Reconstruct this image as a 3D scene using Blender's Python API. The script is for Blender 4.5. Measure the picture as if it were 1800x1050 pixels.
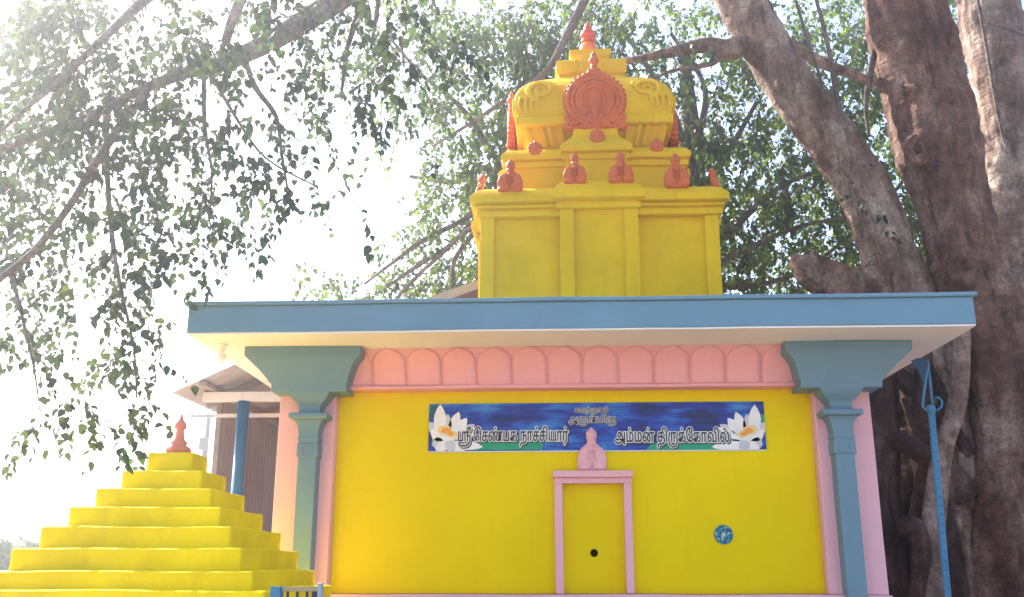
import bpy, bmesh, math, random
import numpy as np
from mathutils import Vector, Matrix, noise

for _o in list(bpy.data.objects):
    bpy.data.objects.remove(_o)
SC = bpy.context.scene
COL = SC.collection
rnd = random.Random(7)
R = math.radians

# ------------------------------------------------------------------ camera
EYE = 1.55
FPX = 1680.0
PITCH = math.atan(475 / FPX)
YAW = math.atan(80 * math.cos(PITCH) / FPX)
cam = bpy.data.cameras.new('camera')
camo = bpy.data.objects.new('camera', cam)
COL.objects.link(camo)
cam.sensor_width = 36
cam.lens = FPX / 1800 * 36
cam.clip_start = 0.05
cam.clip_end = 6000
camo.location = (0, 0, EYE)
camo.rotation_euler = (math.pi / 2 + PITCH, 0, YAW)
SC.camera = camo

# ------------------------------------------------------------------ sky, sun, exposure
SUN_EL, SUN_AZ = R(40), R(-51)          # azimuth from +Y (the view direction), negative = left
w = bpy.data.worlds.new('World')
SC.world = w
w.use_nodes = True
nt = w.node_tree
sky = nt.nodes.new('ShaderNodeTexSky')
sky.sky_type = 'NISHITA'
sky.sun_disc = False
sky.sun_elevation = SUN_EL
sky.sun_rotation = SUN_AZ
sky.air_density = 1.0
sky.dust_density = 2.5
sky.ozone_density = 1.0
nt.nodes['Background'].inputs['Strength'].default_value = 0.14
nt.links.new(sky.outputs[0], nt.nodes['Background'].inputs['Color'])
sl = bpy.data.lights.new('sun', 'SUN')
sl.energy = 5.0
sl.angle = R(0.53)
sl.color = (1.0, 0.95, 0.87)
so = bpy.data.objects.new('sun', sl)
COL.objects.link(so)
SUND = Vector((math.sin(SUN_AZ) * math.cos(SUN_EL), math.cos(SUN_AZ) * math.cos(SUN_EL), math.sin(SUN_EL)))
so.rotation_euler = SUND.to_track_quat('Z', 'Y').to_euler()
SC.view_settings.view_transform = 'Standard'
SC.view_settings.look = 'None'
SC.view_settings.gamma = 1
SC.view_settings.use_curve_mapping = False
SC.view_settings.exposure = 1.88
SC.cycles.max_bounces = 8
SC.cycles.diffuse_bounces = 5
SC.cycles.transmission_bounces = 6
SC.cycles.volume_bounces = 0
SC.cycles.use_denoising = True

# ------------------------------------------------------------------ placing helper: direction seen at a picture point, taken to a real depth
_ca, _sa, _cp, _sp = math.cos(YAW), math.sin(YAW), math.cos(PITCH), math.sin(PITCH)
def _yaw(v):
    return Vector((v[0] * _ca - v[1] * _sa, v[0] * _sa + v[1] * _ca, v[2]))
CR, CF, CU = _yaw((1, 0, 0)), _yaw((0, _cp, _sp)), _yaw((0, -_sp, _cp))
def at(px, py, Y):
    d = CR * ((px - 900) / FPX) + CU * ((525 - py) / FPX) + CF
    return d * (Y / d.y) + Vector((0, 0, EYE))
def project(P):
    q = P - np.array([0, 0, EYE])
    z = q @ np.array(CF)
    return 900 + FPX * (q @ np.array(CR)) / z, 525 - FPX * (q @ np.array(CU)) / z

# ------------------------------------------------------------------ materials
def newmat(name):
    m = bpy.data.materials.new(name)
    m.use_nodes = True
    n = m.node_tree
    return m, n, n.nodes['Principled BSDF']

def paint(name, rgb, rough=0.6, var=0.10, bump=0.12, dirt=0.16, scale=2.2, dirtcol=None, spec=0.3, patch=0.0):
    """painted plaster or metal: slight colour drift, rain streaks, brush relief"""
    m, n, b = newmat(name)
    N, L = n.nodes, n.links
    tc = N.new('ShaderNodeTexCoord')
    n1 = N.new('ShaderNodeTexNoise'); n1.inputs['Scale'].default_value = scale; n1.inputs['Detail'].default_value = 5
    L.new(tc.outputs['Object'], n1.inputs['Vector'])
    r1 = N.new('ShaderNodeMapRange')
    r1.inputs[1].default_value = 0.3; r1.inputs[2].default_value = 0.7
    r1.inputs[3].default_value = 1 - var; r1.inputs[4].default_value = 1 + var
    L.new(n1.outputs[0], r1.inputs[0])
    mul = N.new('ShaderNodeMix'); mul.data_type = 'RGBA'; mul.blend_type = 'MULTIPLY'
    mul.inputs[0].default_value = 1
    mul.inputs[6].default_value = (*rgb, 1)
    L.new(r1.outputs[0], mul.inputs[7])
    # streaks
    mp = N.new('ShaderNodeMapping'); mp.inputs['Scale'].default_value = (9, 9, 0.9)
    L.new(tc.outputs['Object'], mp.inputs['Vector'])
    n2 = N.new('ShaderNodeTexNoise'); n2.inputs['Scale'].default_value = 1.6; n2.inputs['Detail'].default_value = 6
    n2.inputs['Roughness'].default_value = 0.65
    L.new(mp.outputs[0], n2.inputs['Vector'])
    r2 = N.new('ShaderNodeMapRange')
    r2.inputs[1].default_value = 0.55; r2.inputs[2].default_value = 0.8
    r2.inputs[3].default_value = 0; r2.inputs[4].default_value = dirt
    L.new(n2.outputs[0], r2.inputs[0])
    mx = N.new('ShaderNodeMix'); mx.data_type = 'RGBA'
    L.new(r2.outputs[0], mx.inputs[0]); L.new(mul.outputs[2], mx.inputs[6])
    dc = dirtcol or tuple(c * 0.45 + 0.03 for c in rgb)
    mx.inputs[7].default_value = (*dc, 1)
    out = mx.outputs[2]
    if patch:
        n4 = N.new('ShaderNodeTexNoise'); n4.inputs['Scale'].default_value = 7; n4.inputs['Detail'].default_value = 8
        n4.inputs['Roughness'].default_value = 0.7
        L.new(tc.outputs['Object'], n4.inputs['Vector'])
        r4 = N.new('ShaderNodeMapRange'); r4.inputs[1].default_value = 0.6; r4.inputs[2].default_value = 0.72
        r4.inputs[4].default_value = patch
        L.new(n4.outputs[0], r4.inputs[0])
        m4 = N.new('ShaderNodeMix'); m4.data_type = 'RGBA'
        L.new(r4.outputs[0], m4.inputs[0]); L.new(out, m4.inputs[6])
        m4.inputs[7].default_value = (*[min(1, c * 1.35 + 0.03) for c in rgb], 1)
        out = m4.outputs[2]
    L.new(out, b.inputs['Base Color'])
    n3 = N.new('ShaderNodeTexNoise'); n3.inputs['Scale'].default_value = 28; n3.inputs['Detail'].default_value = 7
    L.new(tc.outputs['Object'], n3.inputs['Vector'])
    bp = N.new('ShaderNodeBump'); bp.inputs['Strength'].default_value = bump; bp.inputs['Distance'].default_value = 0.02
    L.new(n3.outputs[0], bp.inputs['Height']); L.new(bp.outputs[0], b.inputs['Normal'])
    r3 = N.new('ShaderNodeMapRange'); r3.inputs[3].default_value = rough - 0.1; r3.inputs[4].default_value = rough + 0.15
    L.new(n1.outputs[0], r3.inputs[0]); L.new(r3.outputs[0], b.inputs['Roughness'])
    b.inputs['Specular IOR Level'].default_value = spec
    return m

def plain(name, rgb, rough=0.6, metal=0.0):
    m, n, b = newmat(name)
    N, L = n.nodes, n.links
    tc = N.new('ShaderNodeTexCoord')
    n1 = N.new('ShaderNodeTexNoise'); n1.inputs['Scale'].default_value = 14; n1.inputs['Detail'].default_value = 4
    L.new(tc.outputs['Object'], n1.inputs['Vector'])
    r1 = N.new('ShaderNodeMapRange'); r1.inputs[3].default_value = 0.82; r1.inputs[4].default_value = 1.14
    L.new(n1.outputs[0], r1.inputs[0])
    mul = N.new('ShaderNodeMix'); mul.data_type = 'RGBA'; mul.blend_type = 'MULTIPLY'
    mul.inputs[0].default_value = 1; mul.inputs[6].default_value = (*rgb, 1)
    L.new(r1.outputs[0], mul.inputs[7]); L.new(mul.outputs[2], b.inputs['Base Color'])
    b.inputs['Roughness'].default_value = rough
    b.inputs['Metallic'].default_value = metal
    return m

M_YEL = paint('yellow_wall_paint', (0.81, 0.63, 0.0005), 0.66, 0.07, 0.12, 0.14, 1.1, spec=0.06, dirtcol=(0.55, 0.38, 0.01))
M_YELP = paint('yellow_pyramid_paint', (0.85, 0.635, 0.001), 0.6, 0.15, 0.35, 0.22, 3.0, spec=0.12)
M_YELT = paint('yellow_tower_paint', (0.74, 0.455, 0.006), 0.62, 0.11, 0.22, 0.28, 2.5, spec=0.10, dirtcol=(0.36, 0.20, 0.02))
M_PINK = paint('pink_paint', (0.80, 0.45, 0.50), 0.6, 0.05, 0.12, 0.14, 1.8)
M_PINKF = paint('salmon_pink_paint', (0.80, 0.39, 0.42), 0.6, 0.07, 0.14, 0.18, 2.2)
M_BLUE = paint('grey_blue_paint', (0.145, 0.255, 0.325), 0.5, 0.06, 0.12, 0.16, 2.5)
M_BLUEF = paint('fascia_blue_paint', (0.145, 0.28, 0.385), 0.5, 0.07, 0.14, 0.2, 1.6)
M_CREAM = paint('cream_soffit_paint', (0.82, 0.79, 0.76), 0.7, 0.05, 0.12, 0.16, 1.5)
M_ORNG = paint('orange_paint', (0.58, 0.125, 0.028), 0.5, 0.14, 0.2, 0.4, 5.0, patch=0.2, dirtcol=(0.25, 0.05, 0.02))
M_RED = paint('red_finial_paint', (0.62, 0.07, 0.03), 0.35, 0.12, 0.1, 0.2, 5.0, spec=0.5)
M_ORED = paint('orange_finial_paint', (0.75, 0.20, 0.03), 0.35, 0.12, 0.1, 0.2, 5.0, spec=0.5)
M_IRON = paint('blue_iron_paint', (0.05, 0.20, 0.36), 0.45, 0.14, 0.1, 0.4, 6.0, dirtcol=(0.08, 0.06, 0.05))
M_WHITE = paint('white_paint', (0.72, 0.74, 0.78), 0.5, 0.05, 0.1, 0.25, 3.0)
M_SHEET = paint('zinc_sheet', (0.38, 0.40, 0.46), 0.5, 0.15, 0.06, 0.4, 2.0, dirtcol=(0.2, 0.19, 0.2))
M_SHEETW = paint('grey_wall_sheet', (0.36, 0.37, 0.40), 0.55, 0.12, 0.06, 0.4, 2.0, dirtcol=(0.17, 0.16, 0.15))
M_STEEL = paint('timber_rafter', (0.33, 0.31, 0.31), 0.6, 0.1, 0.1, 0.3, 4)
M_DARK = plain('black_void', (0.012, 0.01, 0.012), 0.9)
M_BROWN = paint('brown_tile', (0.16, 0.075, 0.055), 0.75, 0.25, 0.3, 0.4, 5.0)
M_CONC = paint('concrete', (0.36, 0.34, 0.32), 0.85, 0.1, 0.25, 0.35, 2.0)
M_PORC = plain('white_porcelain', (0.8, 0.8, 0.78), 0.25)

# ------------------------------------------------------------------ object helpers
ORG = {}
def tag(o, label=None, cat=None, group=None, kind=None):
    if label: o['label'] = label
    if cat: o['category'] = cat
    if group: o['group'] = group
    if kind: o['kind'] = kind
    return o

def thing(name, loc, label, cat, group=None):
    o = bpy.data.objects.new(name, None)
    o.empty_display_size = 0.2
    COL.objects.link(o)
    o.location = loc
    ORG[o.name] = Vector(loc)
    return tag(o, label, cat, group)

def org(parent):
    return ORG.get(parent.name, Vector((0, 0, 0))) if parent else Vector((0, 0, 0))

def link(name, me, parent=None, loc=None):
    o = bpy.data.objects.new(name, me)
    COL.objects.link(o)
    if parent:
        o.parent = parent
        ORG[o.name] = org(parent)
    if loc is not None:
        o.location = Vector(loc) - org(parent)
        ORG[o.name] = Vector(loc)
    return o

def wob(p, amp):
    q = Vector(p) * 1.7
    v = noise.noise_vector(q) * amp
    v += noise.noise_vector(q * 4.1 + Vector((9, 3, 5))) * (amp * 0.4)
    return v

class MB:
    def __init__(self):
        self.v = []; self.f = []; self.s = []
    def add(self, vs, fs, smooth=False):
        k = len(self.v)
        self.v += [tuple(p) for p in vs]
        self.f += [tuple(i + k for i in f) for f in fs]
        self.s += [smooth] * len(fs)
        return self
    def box(self, x0, x1, y0, y1, z0, z1):
        vs = [(x0, y0, z0), (x1, y0, z0), (x1, y1, z0), (x0, y1, z0), (x0, y0, z1), (x1, y0, z1), (x1, y1, z1), (x0, y1, z1)]
        return self.add(vs, [(3, 2, 1, 0), (4, 5, 6, 7), (0, 1, 5, 4), (1, 2, 6, 5), (2, 3, 7, 6), (3, 0, 4, 7)])
    def bar(self, a, b, wx, wz, up=(0, 0, 1)):
        a, b = Vector(a), Vector(b)
        d = (b - a).normalized()
        s = d.cross(Vector(up))
        if s.length < 1e-4: s = d.cross(Vector((0, 1, 0)))
        s.normalize(); u = s.cross(d)
        vs = []
        for p in (a, b):
            for i, j in ((-1, -1), (1, -1), (1, 1), (-1, 1)):
                vs.append(p + s * (i * wx / 2) + u * (j * wz / 2))
        return self.add(vs, [(3, 2, 1, 0), (4, 5, 6, 7), (0, 1, 5, 4), (1, 2, 6, 5), (2, 3, 7, 6), (3, 0, 4, 7)])
    def sweep(self, prof, cx, cy, hx, hy):
        """square-plan moulding: prof = [(offset added to the half sizes, z)] from bottom to top"""
        vs = []; fs = []
        for o, z in prof:
            vs += [(cx - hx - o, cy - hy - o, z), (cx + hx + o, cy - hy - o, z), (cx + hx + o, cy + hy + o, z), (cx - hx - o, cy + hy + o, z)]
        n = len(prof)
        for i in range(n - 1):
            for j in range(4):
                fs.append((i * 4 + j, i * 4 + (j + 1) % 4, i * 4 + 4 + (j + 1) % 4, i * 4 + 4 + j))
        fs.append((3, 2, 1, 0)); fs.append(tuple((n - 1) * 4 + j for j in range(4)))
        return self.add(vs, fs)
    def lathe(self, prof, c=(0, 0, 0), n=24):
        c = Vector(c); vs = []; fs = []
        for r, z in prof:
            for k in range(n):
                t = 2 * math.pi * k / n
                vs.append(c + Vector((r * math.cos(t), r * math.sin(t), z)))
        m = len(prof)
        for i in range(m - 1):
            for k in range(n):
                fs.append((i * n + k, i * n + (k + 1) % n, i * n + n + (k + 1) % n, i * n + n + k))
        fs.append(tuple(range(n - 1, -1, -1))); fs.append(tuple((m - 1) * n + k for k in range(n)))
        return self.add(vs, fs, True)
    def tube(self, pts, rad, n=8, cap=True):
        pts = [Vector(p) for p in pts]
        if not hasattr(rad, '__len__'): rad = [rad] * len(pts)
        vs = []; fs = []; s = None
        for i, p in enumerate(pts):
            d = (pts[min(i + 1, len(pts) - 1)] - pts[max(i - 1, 0)])
            if d.length < 1e-9: d = Vector((0, 0, 1))
            d.normalize()
            if s is None:
                s = d.cross(Vector((0.31, 0.95, 0.05)))
                if s.length < 1e-3: s = d.cross(Vector((1, 0, 0)))
            s = (s - d * s.dot(d)).normalized()
            u = d.cross(s)
            for k in range(n):
                t = 2 * math.pi * k / n
                vs.append(p + (s * math.cos(t) + u * math.sin(t)) * rad[i])
        for i in range(len(pts) - 1):
            for k in range(n):
                fs.append((i * n + k, i * n + (k + 1) % n, i * n + n + (k + 1) % n, i * n + n + k))
        if cap:
            fs.append(tuple(range(n - 1, -1, -1))); fs.append(tuple((len(pts) - 1) * n + k for k in range(n)))
        return self.add(vs, fs, True)
    def ball(self, c, rx, ry=None, rz=None, n=12, m=8):
        ry = rx if ry is None else ry; rz = rx if rz is None else rz
        c = Vector(c); vs = []; fs = []
        for i in range(m + 1):
            a = math.pi * i / m
            for k in range(n):
                t = 2 * math.pi * k / n
                vs.append(c + Vector((rx * max(math.sin(a), 0.02) * math.cos(t), ry * max(math.sin(a), 0.02) * math.sin(t), -rz * math.cos(a))))
        for i in range(m):
            for k in range(n):
                fs.append((i * n + k, i * n + (k + 1) % n, i * n + n + (k + 1) % n, i * n + n + k))
        fs.append(tuple(range(n - 1, -1, -1))); fs.append(tuple(m * n + k for k in range(n)))
        return self.add(vs, fs, True)
    def prism(self, poly, y0, y1):
        """outline in x,z (counter-clockwise seen from -y) given thickness y0 (front) .. y1"""
        n = len(poly)
        vs = [(x, y0, z) for x, z in poly] + [(x, y1, z) for x, z in poly]
        fs = [tuple(range(n)), tuple(range(2 * n - 1, n - 1, -1))]
        for i in range(n):
            j = (i + 1) % n
            fs.append((j, i, i + n, j + n))
        return self.add(vs, fs)
    def mesh(self, name, mat=None, origin=(0, 0, 0), wobble=0.0, slice_=0.0, bevel=0.0, seg=2):
        o = Vector(origin)
        me = bpy.data.meshes.new(name)
        me.from_pydata(self.v, [], self.f)
        for p, s in zip(me.polygons, self.s): p.use_smooth = s
        bm = bmesh.new(); bm.from_mesh(me)
        bmesh.ops.recalc_face_normals(bm, faces=bm.faces)
        if slice_:
            lo = [min(q[i] for q in self.v) for i in range(3)]; hi = [max(q[i] for q in self.v) for i in range(3)]
            for ax in (0, 1, 2):
                k = math.floor(lo[ax] / slice_) + 1
                while k * slice_ < hi[ax] - 0.02:
                    if k * slice_ > lo[ax] + 0.02:
                        pc = [0, 0, 0]; pc[ax] = k * slice_
                        no = [0, 0, 0]; no[ax] = 1
                        bmesh.ops.bisect_plane(bm, geom=bm.verts[:] + bm.edges[:] + bm.faces[:], plane_co=pc, plane_no=no, dist=1e-5)
                    k += 1
        if bevel:
            es = [e for e in bm.edges if len(e.link_faces) == 2 and e.calc_face_angle(0) > R(32)]
            bmesh.ops.bevel(bm, geom=es, offset=bevel, segments=seg, profile=0.5, affect='EDGES', clamp_overlap=True)
        for vert in bm.verts:
            if wobble: vert.co += wob(vert.co, wobble)
            vert.co -= o
        bm.to_mesh(me); bm.free()
        if mat: me.materials.append(mat)
        return me
    def build(self, name, mat, parent=None, **k):
        return link(name, self.mesh(name, mat, org(parent), **k), parent)

def fuse(mb, name, mat, voxel, smooth=2):
    """melts overlapping lumps into one plaster skin"""
    me = mb.mesh(name, mat)
    o = bpy.data.objects.new('tmp', me); COL.objects.link(o)
    md = o.modifiers.new('r', 'REMESH'); md.mode = 'VOXEL'; md.voxel_size = voxel; md.use_smooth_shade = True
    if smooth:
        ms = o.modifiers.new('s', 'SMOOTH'); ms.iterations = smooth; ms.factor = 0.4
    bpy.context.view_layer.update()
    out = bpy.data.meshes.new_from_object(o.evaluated_get(bpy.context.evaluated_depsgraph_get()))
    bpy.data.objects.remove(o); bpy.data.meshes.remove(me)
    out.name = name
    if not out.materials: out.materials.append(mat)
    out.polygons.foreach_set('use_smooth', [True] * len(out.polygons))
    return out

# ================================================================== GROUND
g = MB().box(-1500, 1500, -1500, 1500, -0.4, 0.0)
m, n, b = newmat('sandy_earth')
N, L = n.nodes, n.links
tc = N.new('ShaderNodeTexCoord')
n1 = N.new('ShaderNodeTexNoise'); n1.inputs['Scale'].default_value = 0.7; n1.inputs['Detail'].default_value = 9
L.new(tc.outputs['Object'], n1.inputs['Vector'])
cr = N.new('ShaderNodeValToRGB')
cr.color_ramp.elements[0].position = 0.3; cr.color_ramp.elements[0].color = (0.28, 0.20, 0.14, 1)
cr.color_ramp.elements[1].position = 0.7; cr.color_ramp.elements[1].color = (0.38, 0.30, 0.22, 1)
L.new(n1.outputs[0], cr.inputs[0]); L.new(cr.outputs[0], b.inputs['Base Color'])
b.inputs['Roughness'].default_value = 0.95
tag(g.build('ground', m), kind='structure')

# ================================================================== TEMPLE
TX0, TX1 = -1.91, 2.12
T = thing('temple', (0.12, 6.5, 0), 'pink and yellow temple front with blue columns under a blue edged flat roof', 'temple')
# roof slab with lip; cream underside is a sheet of its own set into it
mb = MB().box(-2.377, 2.631, 5.9, 10.9, 3.018, 3.196)
mb.box(-2.398, 2.652, 5.879, 10.921, 3.196, 3.222)
slab = mb.build('roof_slab', M_BLUEF, T, wobble=0.006, slice_=0.3, bevel=0.007)
MB().box(-2.372, 2.626, 5.905, 10.895, 3.006, 3.0185).build('soffit', M_CREAM, slab, wobble=0.005, slice_=0.3, bevel=0.003)
# yellow wall around the blind door
DZ = 2.102; DX0, DX1 = 0.042, 0.450
mb = MB().box(-1.5185, DX0, 6.6, 6.9, 1.392, 2.76)
yw = mb.build('yellow_wall', M_YEL, T, wobble=0.004, slice_=0.3, bevel=0.003)
MB().box(DX1, 1.7455, 6.6, 6.9, 1.392, 2.76).build('wall_panel', M_YEL, yw, wobble=0.004, slice_=0.3, bevel=0.003)
MB().box(DX0, DX1, 6.6, 6.9, DZ, 2.76).build('wall_panel', M_YEL, yw, wobble=0.004, slice_=0.3, bevel=0.003)
# recessed door panel with a round hole
hx, hz, hr = 0.246, 1.651, 0.0265
vs = []; fs = []
K = 24
for k in range(K):
    t = 2 * math.pi * k / K
    c, s = math.cos(t), math.sin(t)
    vs.append((hx + hr * c, 6.625, hz + hr * s))
sq = []
for k in range(K):
    t = 2 * math.pi * k / K
    c, s = math.cos(t), math.sin(t)
    q = 1 / max(abs(c), abs(s))
    sq.append((hx + c * q, hz + s * q))
for x, z in sq:
    u, v = (x - hx + 1) / 2, (z - hz + 1) / 2
    vs.append((DX0 + (DX1 - DX0) * u, 6.625, 1.392 + (DZ - 1.392) * v))
for k in range(K):
    j = (k + 1) % K
    fs.append((k, j, K + j, K + k))
for k in range(K):
    t = 2 * math.pi * k / K
    vs.append((hx + hr * math.cos(t), 6.74, hz + hr * math.sin(t)))
for k in range(K):
    j = (k + 1) % K
    fs.append((k, 2 * K + k, 2 * K + j, j))
dp = MB().add(vs, fs).build('blind_door', M_YEL, T)
MB().lathe([(hr * 1.02, 0), (hr * 1.02, 0.005)], (0, 0, 0), 24)
hb = MB()
hb.add([(hx + hr * 1.3 * math.cos(2 * math.pi * k / K), 6.735, hz + hr * 1.3 * math.sin(2 * math.pi * k / K)) for k in range(K)], [tuple(range(K))])
hb.add([(hx + hr * 0.99 * math.cos(2 * math.pi * (k % K) / K), 6.733 if k >= K else 6.632, hz + hr * 0.99 * math.sin(2 * math.pi * (k % K) / K)) for k in range(2 * K)],
       [(k, (k + 1) % K, K + (k + 1) % K, K + k) for k in range(K)])
hb.build('vent_hole', M_DARK, dp)
# pink door frame and lintel
MB().box(-0.012, DX0, 6.545, 6.70, 1.392, 2.104).build('door_jamb', M_PINK, T, wobble=0.004, slice_=0.2, bevel=0.004)
MB().box(DX1, 0.502, 6.545, 6.70, 1.392, 2.104).build('door_jamb', M_PINK, T, wobble=0.004, slice_=0.2, bevel=0.004)
MB().box(-0.014, 0.504, 6.540, 6.70, 2.104, 2.142).box(-0.022, 0.512, 6.515, 6.70, 2.142, 2.186).build('door_lintel', M_PINK, T, wobble=0.004, slice_=0.2, bevel=0.004)
# pilasters, plinth, ledge, core
MB().box(TX0, -1.5185, 6.5, 6.92, 1.39, 3.006).build('pilaster', M_PINK, T, wobble=0.004, slice_=0.25, bevel=0.006)
MB().box(1.7455, TX1, 6.5, 6.92, 1.39, 3.006).build('pilaster', M_PINK, T, wobble=0.004, slice_=0.25, bevel=0.006)
MB().box(TX0 + .003, -1.5185, 6.92, 10.6, 1.39, 3.006).box(-1.5185, 1.7455, 6.9, 10.6, 1.39, 3.006).box(1.7455, TX1 - .003, 6.92, 10.6, 1.39, 3.006).build('side_wall', M_PINK, T, wobble=0.004)
MB().box(TX0 - 0.01, TX1 + 0.01, 6.46, 10.62, 0.5, 1.39).box(TX0 - 0.2, TX1 + 0.2, 6.2, 10.8, 0.0, 0.5).build('plinth', M_PINK, T, wobble=0.005, slice_=0.3, bevel=0.006)
# frieze: leaning backing, ledge and thirteen petals
FX0, FX1 = -1.60, 1.72
mb = MB()
prof = [(6.462, 2.742), (6.462, 2.766), (6.485, 2.768), (6.477, 2.81), (6.455, 2.87), (6.42, 2.93), (6.375, 2.985), (6.36, 3.005), (6.7, 3.005), (6.7, 2.742)]
k = len(prof)
mb.add([(FX0, y, z) for y, z in prof] + [(FX1, y, z) for y, z in prof],
       [tuple(range(k)), tuple(range(2 * k - 1, k - 1, -1))] + [((i + 1) % k, i, i + k, (i + 1) % k + k) for i in range(k)])
fz = mb.build('frieze', M_PINKF, T, wobble=0.003, slice_=0.25, bevel=0.003)
def frieze_y(z):
    for (y0, z0), (y1, z1) in zip(prof[2:7], prof[3:8]):
        if z <= z1: return y0 + (y1 - y0) * (z - z0) / (z1 - z0)
    return prof[7][0]
def petal_mesh():
    hw = 0.1190
    # half outline, bottom to tip
    half = [(hw, 2.770), (hw, 2.80), (hw, 2.84), (hw, 2.88), (hw, 2.91), (hw * 0.975, 2.935), (hw * 0.90, 2.955), (hw * 0.74, 2.971), (hw * 0.50, 2.984), (hw * 0.24, 2.994), (hw * 0.07, 3.001), (0, 3.0055)]
    vs = []; fs = []
    nx = 4
    rows = []
    for w_, z in half:
        row = []
        for i in range(-nx, nx + 1):
            u = i / nx
            x = w_ * u
            bulge = 0.011 - 0.006 * abs(u) ** 4
            row.append((x, frieze_y(z) - bulge - 0.014 * max(0, (z - 2.96) / 0.045), z))
        rows.append(row)
    back = []
    for row in rows: vs += row
    W = 2 * nx + 1
    for i in range(len(rows) - 1):
        for j in range(W - 1):
            fs.append((i * W + j, i * W + j + 1, (i + 1) * W + j + 1, (i + 1) * W + j))
    # rim going back
    rim = [i * W for i in range(len(rows))] + [i * W + W - 1 for i in range(len(rows) - 2, -1, -1)]
    k0 = len(vs)
    for r_ in rim:
        x, y, z = vs[r_]
        vs.append((x * 0.985, y + 0.03, z - 0.002))
    for a in range(len(rim) - 1):
        fs.append((rim[a], rim[a + 1], k0 + a + 1, k0 + a))
    m_ = MB().add(vs, fs, True)
    # raised rim bead along the arch
    path = [(x, frieze_y(z) - 0.013 - 0.012 * max(0, (z - 2.96) / 0.045), z) for x, z in half[3:]]
    path = path + [(-x, y, z) for x, y, z in reversed(path[:-1])]
    return m_.mesh('petal', M_PINKF)
pm = petal_mesh()
for i in range(13):
    x = -1.508 + 0.2425 * (i + 0.5)
    p = link('petal', pm, fz, (x, 0, 0))
    p.scale = (1 + rnd.uniform(-.012, .012), 1, 1)
# columns
def column(cx, s, lean):
    """engaged column with bracket capital; s = width factor"""
    sh = MB()
    z1 = 2.49
    sh.box(cx - 0.0625, cx + 0.0625, 6.385, 6.52, 0.5, 2.40)
    c = sh.build('column', M_BLUE, T, wobble=0.003, slice_=0.3, bevel=0.006)
    def ring(name, prof, hw, **kw):
        mb_ = MB(); d = 0.0
        vs = []; fs = []
        for o, z in prof:
            yf = 6.385 - (o - 0.0625) * 0.8
            vs += [(cx - o, yf, z), (cx + o, yf, z), (cx + o, 6.53, z), (cx - o, 6.53, z)]
        nn = len(prof)
        for i in range(nn - 1):
            for j in range(4): fs.append((i * 4 + j, i * 4 + (j + 1) % 4, i * 4 + 4 + (j + 1) % 4, i * 4 + 4 + j))
        fs += [(3, 2, 1, 0), tuple((nn - 1) * 4 + j for j in range(4))]
        return mb_.add(vs, fs).build(name, M_BLUE, c, wobble=0.003, bevel=0.004, **kw)
    ring('necking', [(0.064, 2.27), (0.072, 2.275), (0.072, 2.36), (0.0645, 2.365), (0.0645, 2.375), (0.071, 2.38), (0.071, 2.40), (0.066, 2.405), (0.069, 2.45), (0.080, 2.49), (0.096, 2.52)], 0)
    ring('collar', [(0.096, 2.52), (0.120, 2.523), (0.131, 2.532), (0.131, 2.555), (0.120, 2.563), (0.075, 2.565), (0.072, 2.575)], 0)
    ring('cushion', [(0.072, 2.575), (0.070, 2.60), (0.078, 2.62), (0.098, 2.64), (0.122, 2.665), (0.138, 2.69), (0.143, 2.702), (0.143, 2.728), (0.150, 2.732), (0.150, 2.745)], 0)
    # bracket capital: profile in x, depth 6.26 .. 6.55, lower block a little set back
    hw = 0.405 * s
    half = [(x_ * s, z_) for x_, z_ in ((0.26, 2.703), (0.26, 2.757), (0.272, 2.762), (0.280, 2.785), (0.300, 2.820), (0.322, 2.855), (0.348, 2.888), (0.372, 2.915), (0.398, 2.938), (0.405, 2.948), (0.405, 3.006))]
    lx = lambda z: cx + lean * max(0, min(1, (z - 2.75) / 0.15))
    poly = [(lx(z) + x, z) for x, z in half] + [(lx(z) - x, z) for x, z in reversed(half)]
    cap = MB()
    n_ = len(poly)
    def yf(z): return 6.262 + max(0, min(1, (2.93 - z) / 0.2)) * 0.06
    vs = [(x, yf(z), z) for x, z in poly] + [(x, 6.56, z) for x, z in poly]
    fs = [tuple(range(n_ - 1, n_ * 2 - 1))] if False else []
    hN = len(half)
    for i in range(hN - 1):
        fs.append((i, i + 1, n_ - 2 - i, n_ - 1 - i))
        fs.append((n_ + n_ - 1 - i, n_ + n_ - 2 - i, n_ + i + 1, n_ + i))
    for i in range(n_):
        j = (i + 1) % n_
        fs.append((j, i, i + n_, j + n_))
    cap.add(vs, fs).build('capital', M_BLUE, c, wobble=0.003, bevel=0.005)
    # engraved square near the top of the shaft
    e = MB()
    for (a0, a1, b0, b1) in ((-.036, .036, 2.285, 2.290), (-.036, .036, 2.345, 2.350), (-.036, -.031, 2.29, 2.345), (.031, .036, 2.29, 2.345)):
        e.box(cx + a0, cx + a1, 6.372, 6.381, b0, b1)
    e.build('moulding', M_BLUE, c)
    return c
column(-1.668, 0.99, -0.041); column(1.888, 1.03, 0.050)
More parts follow.
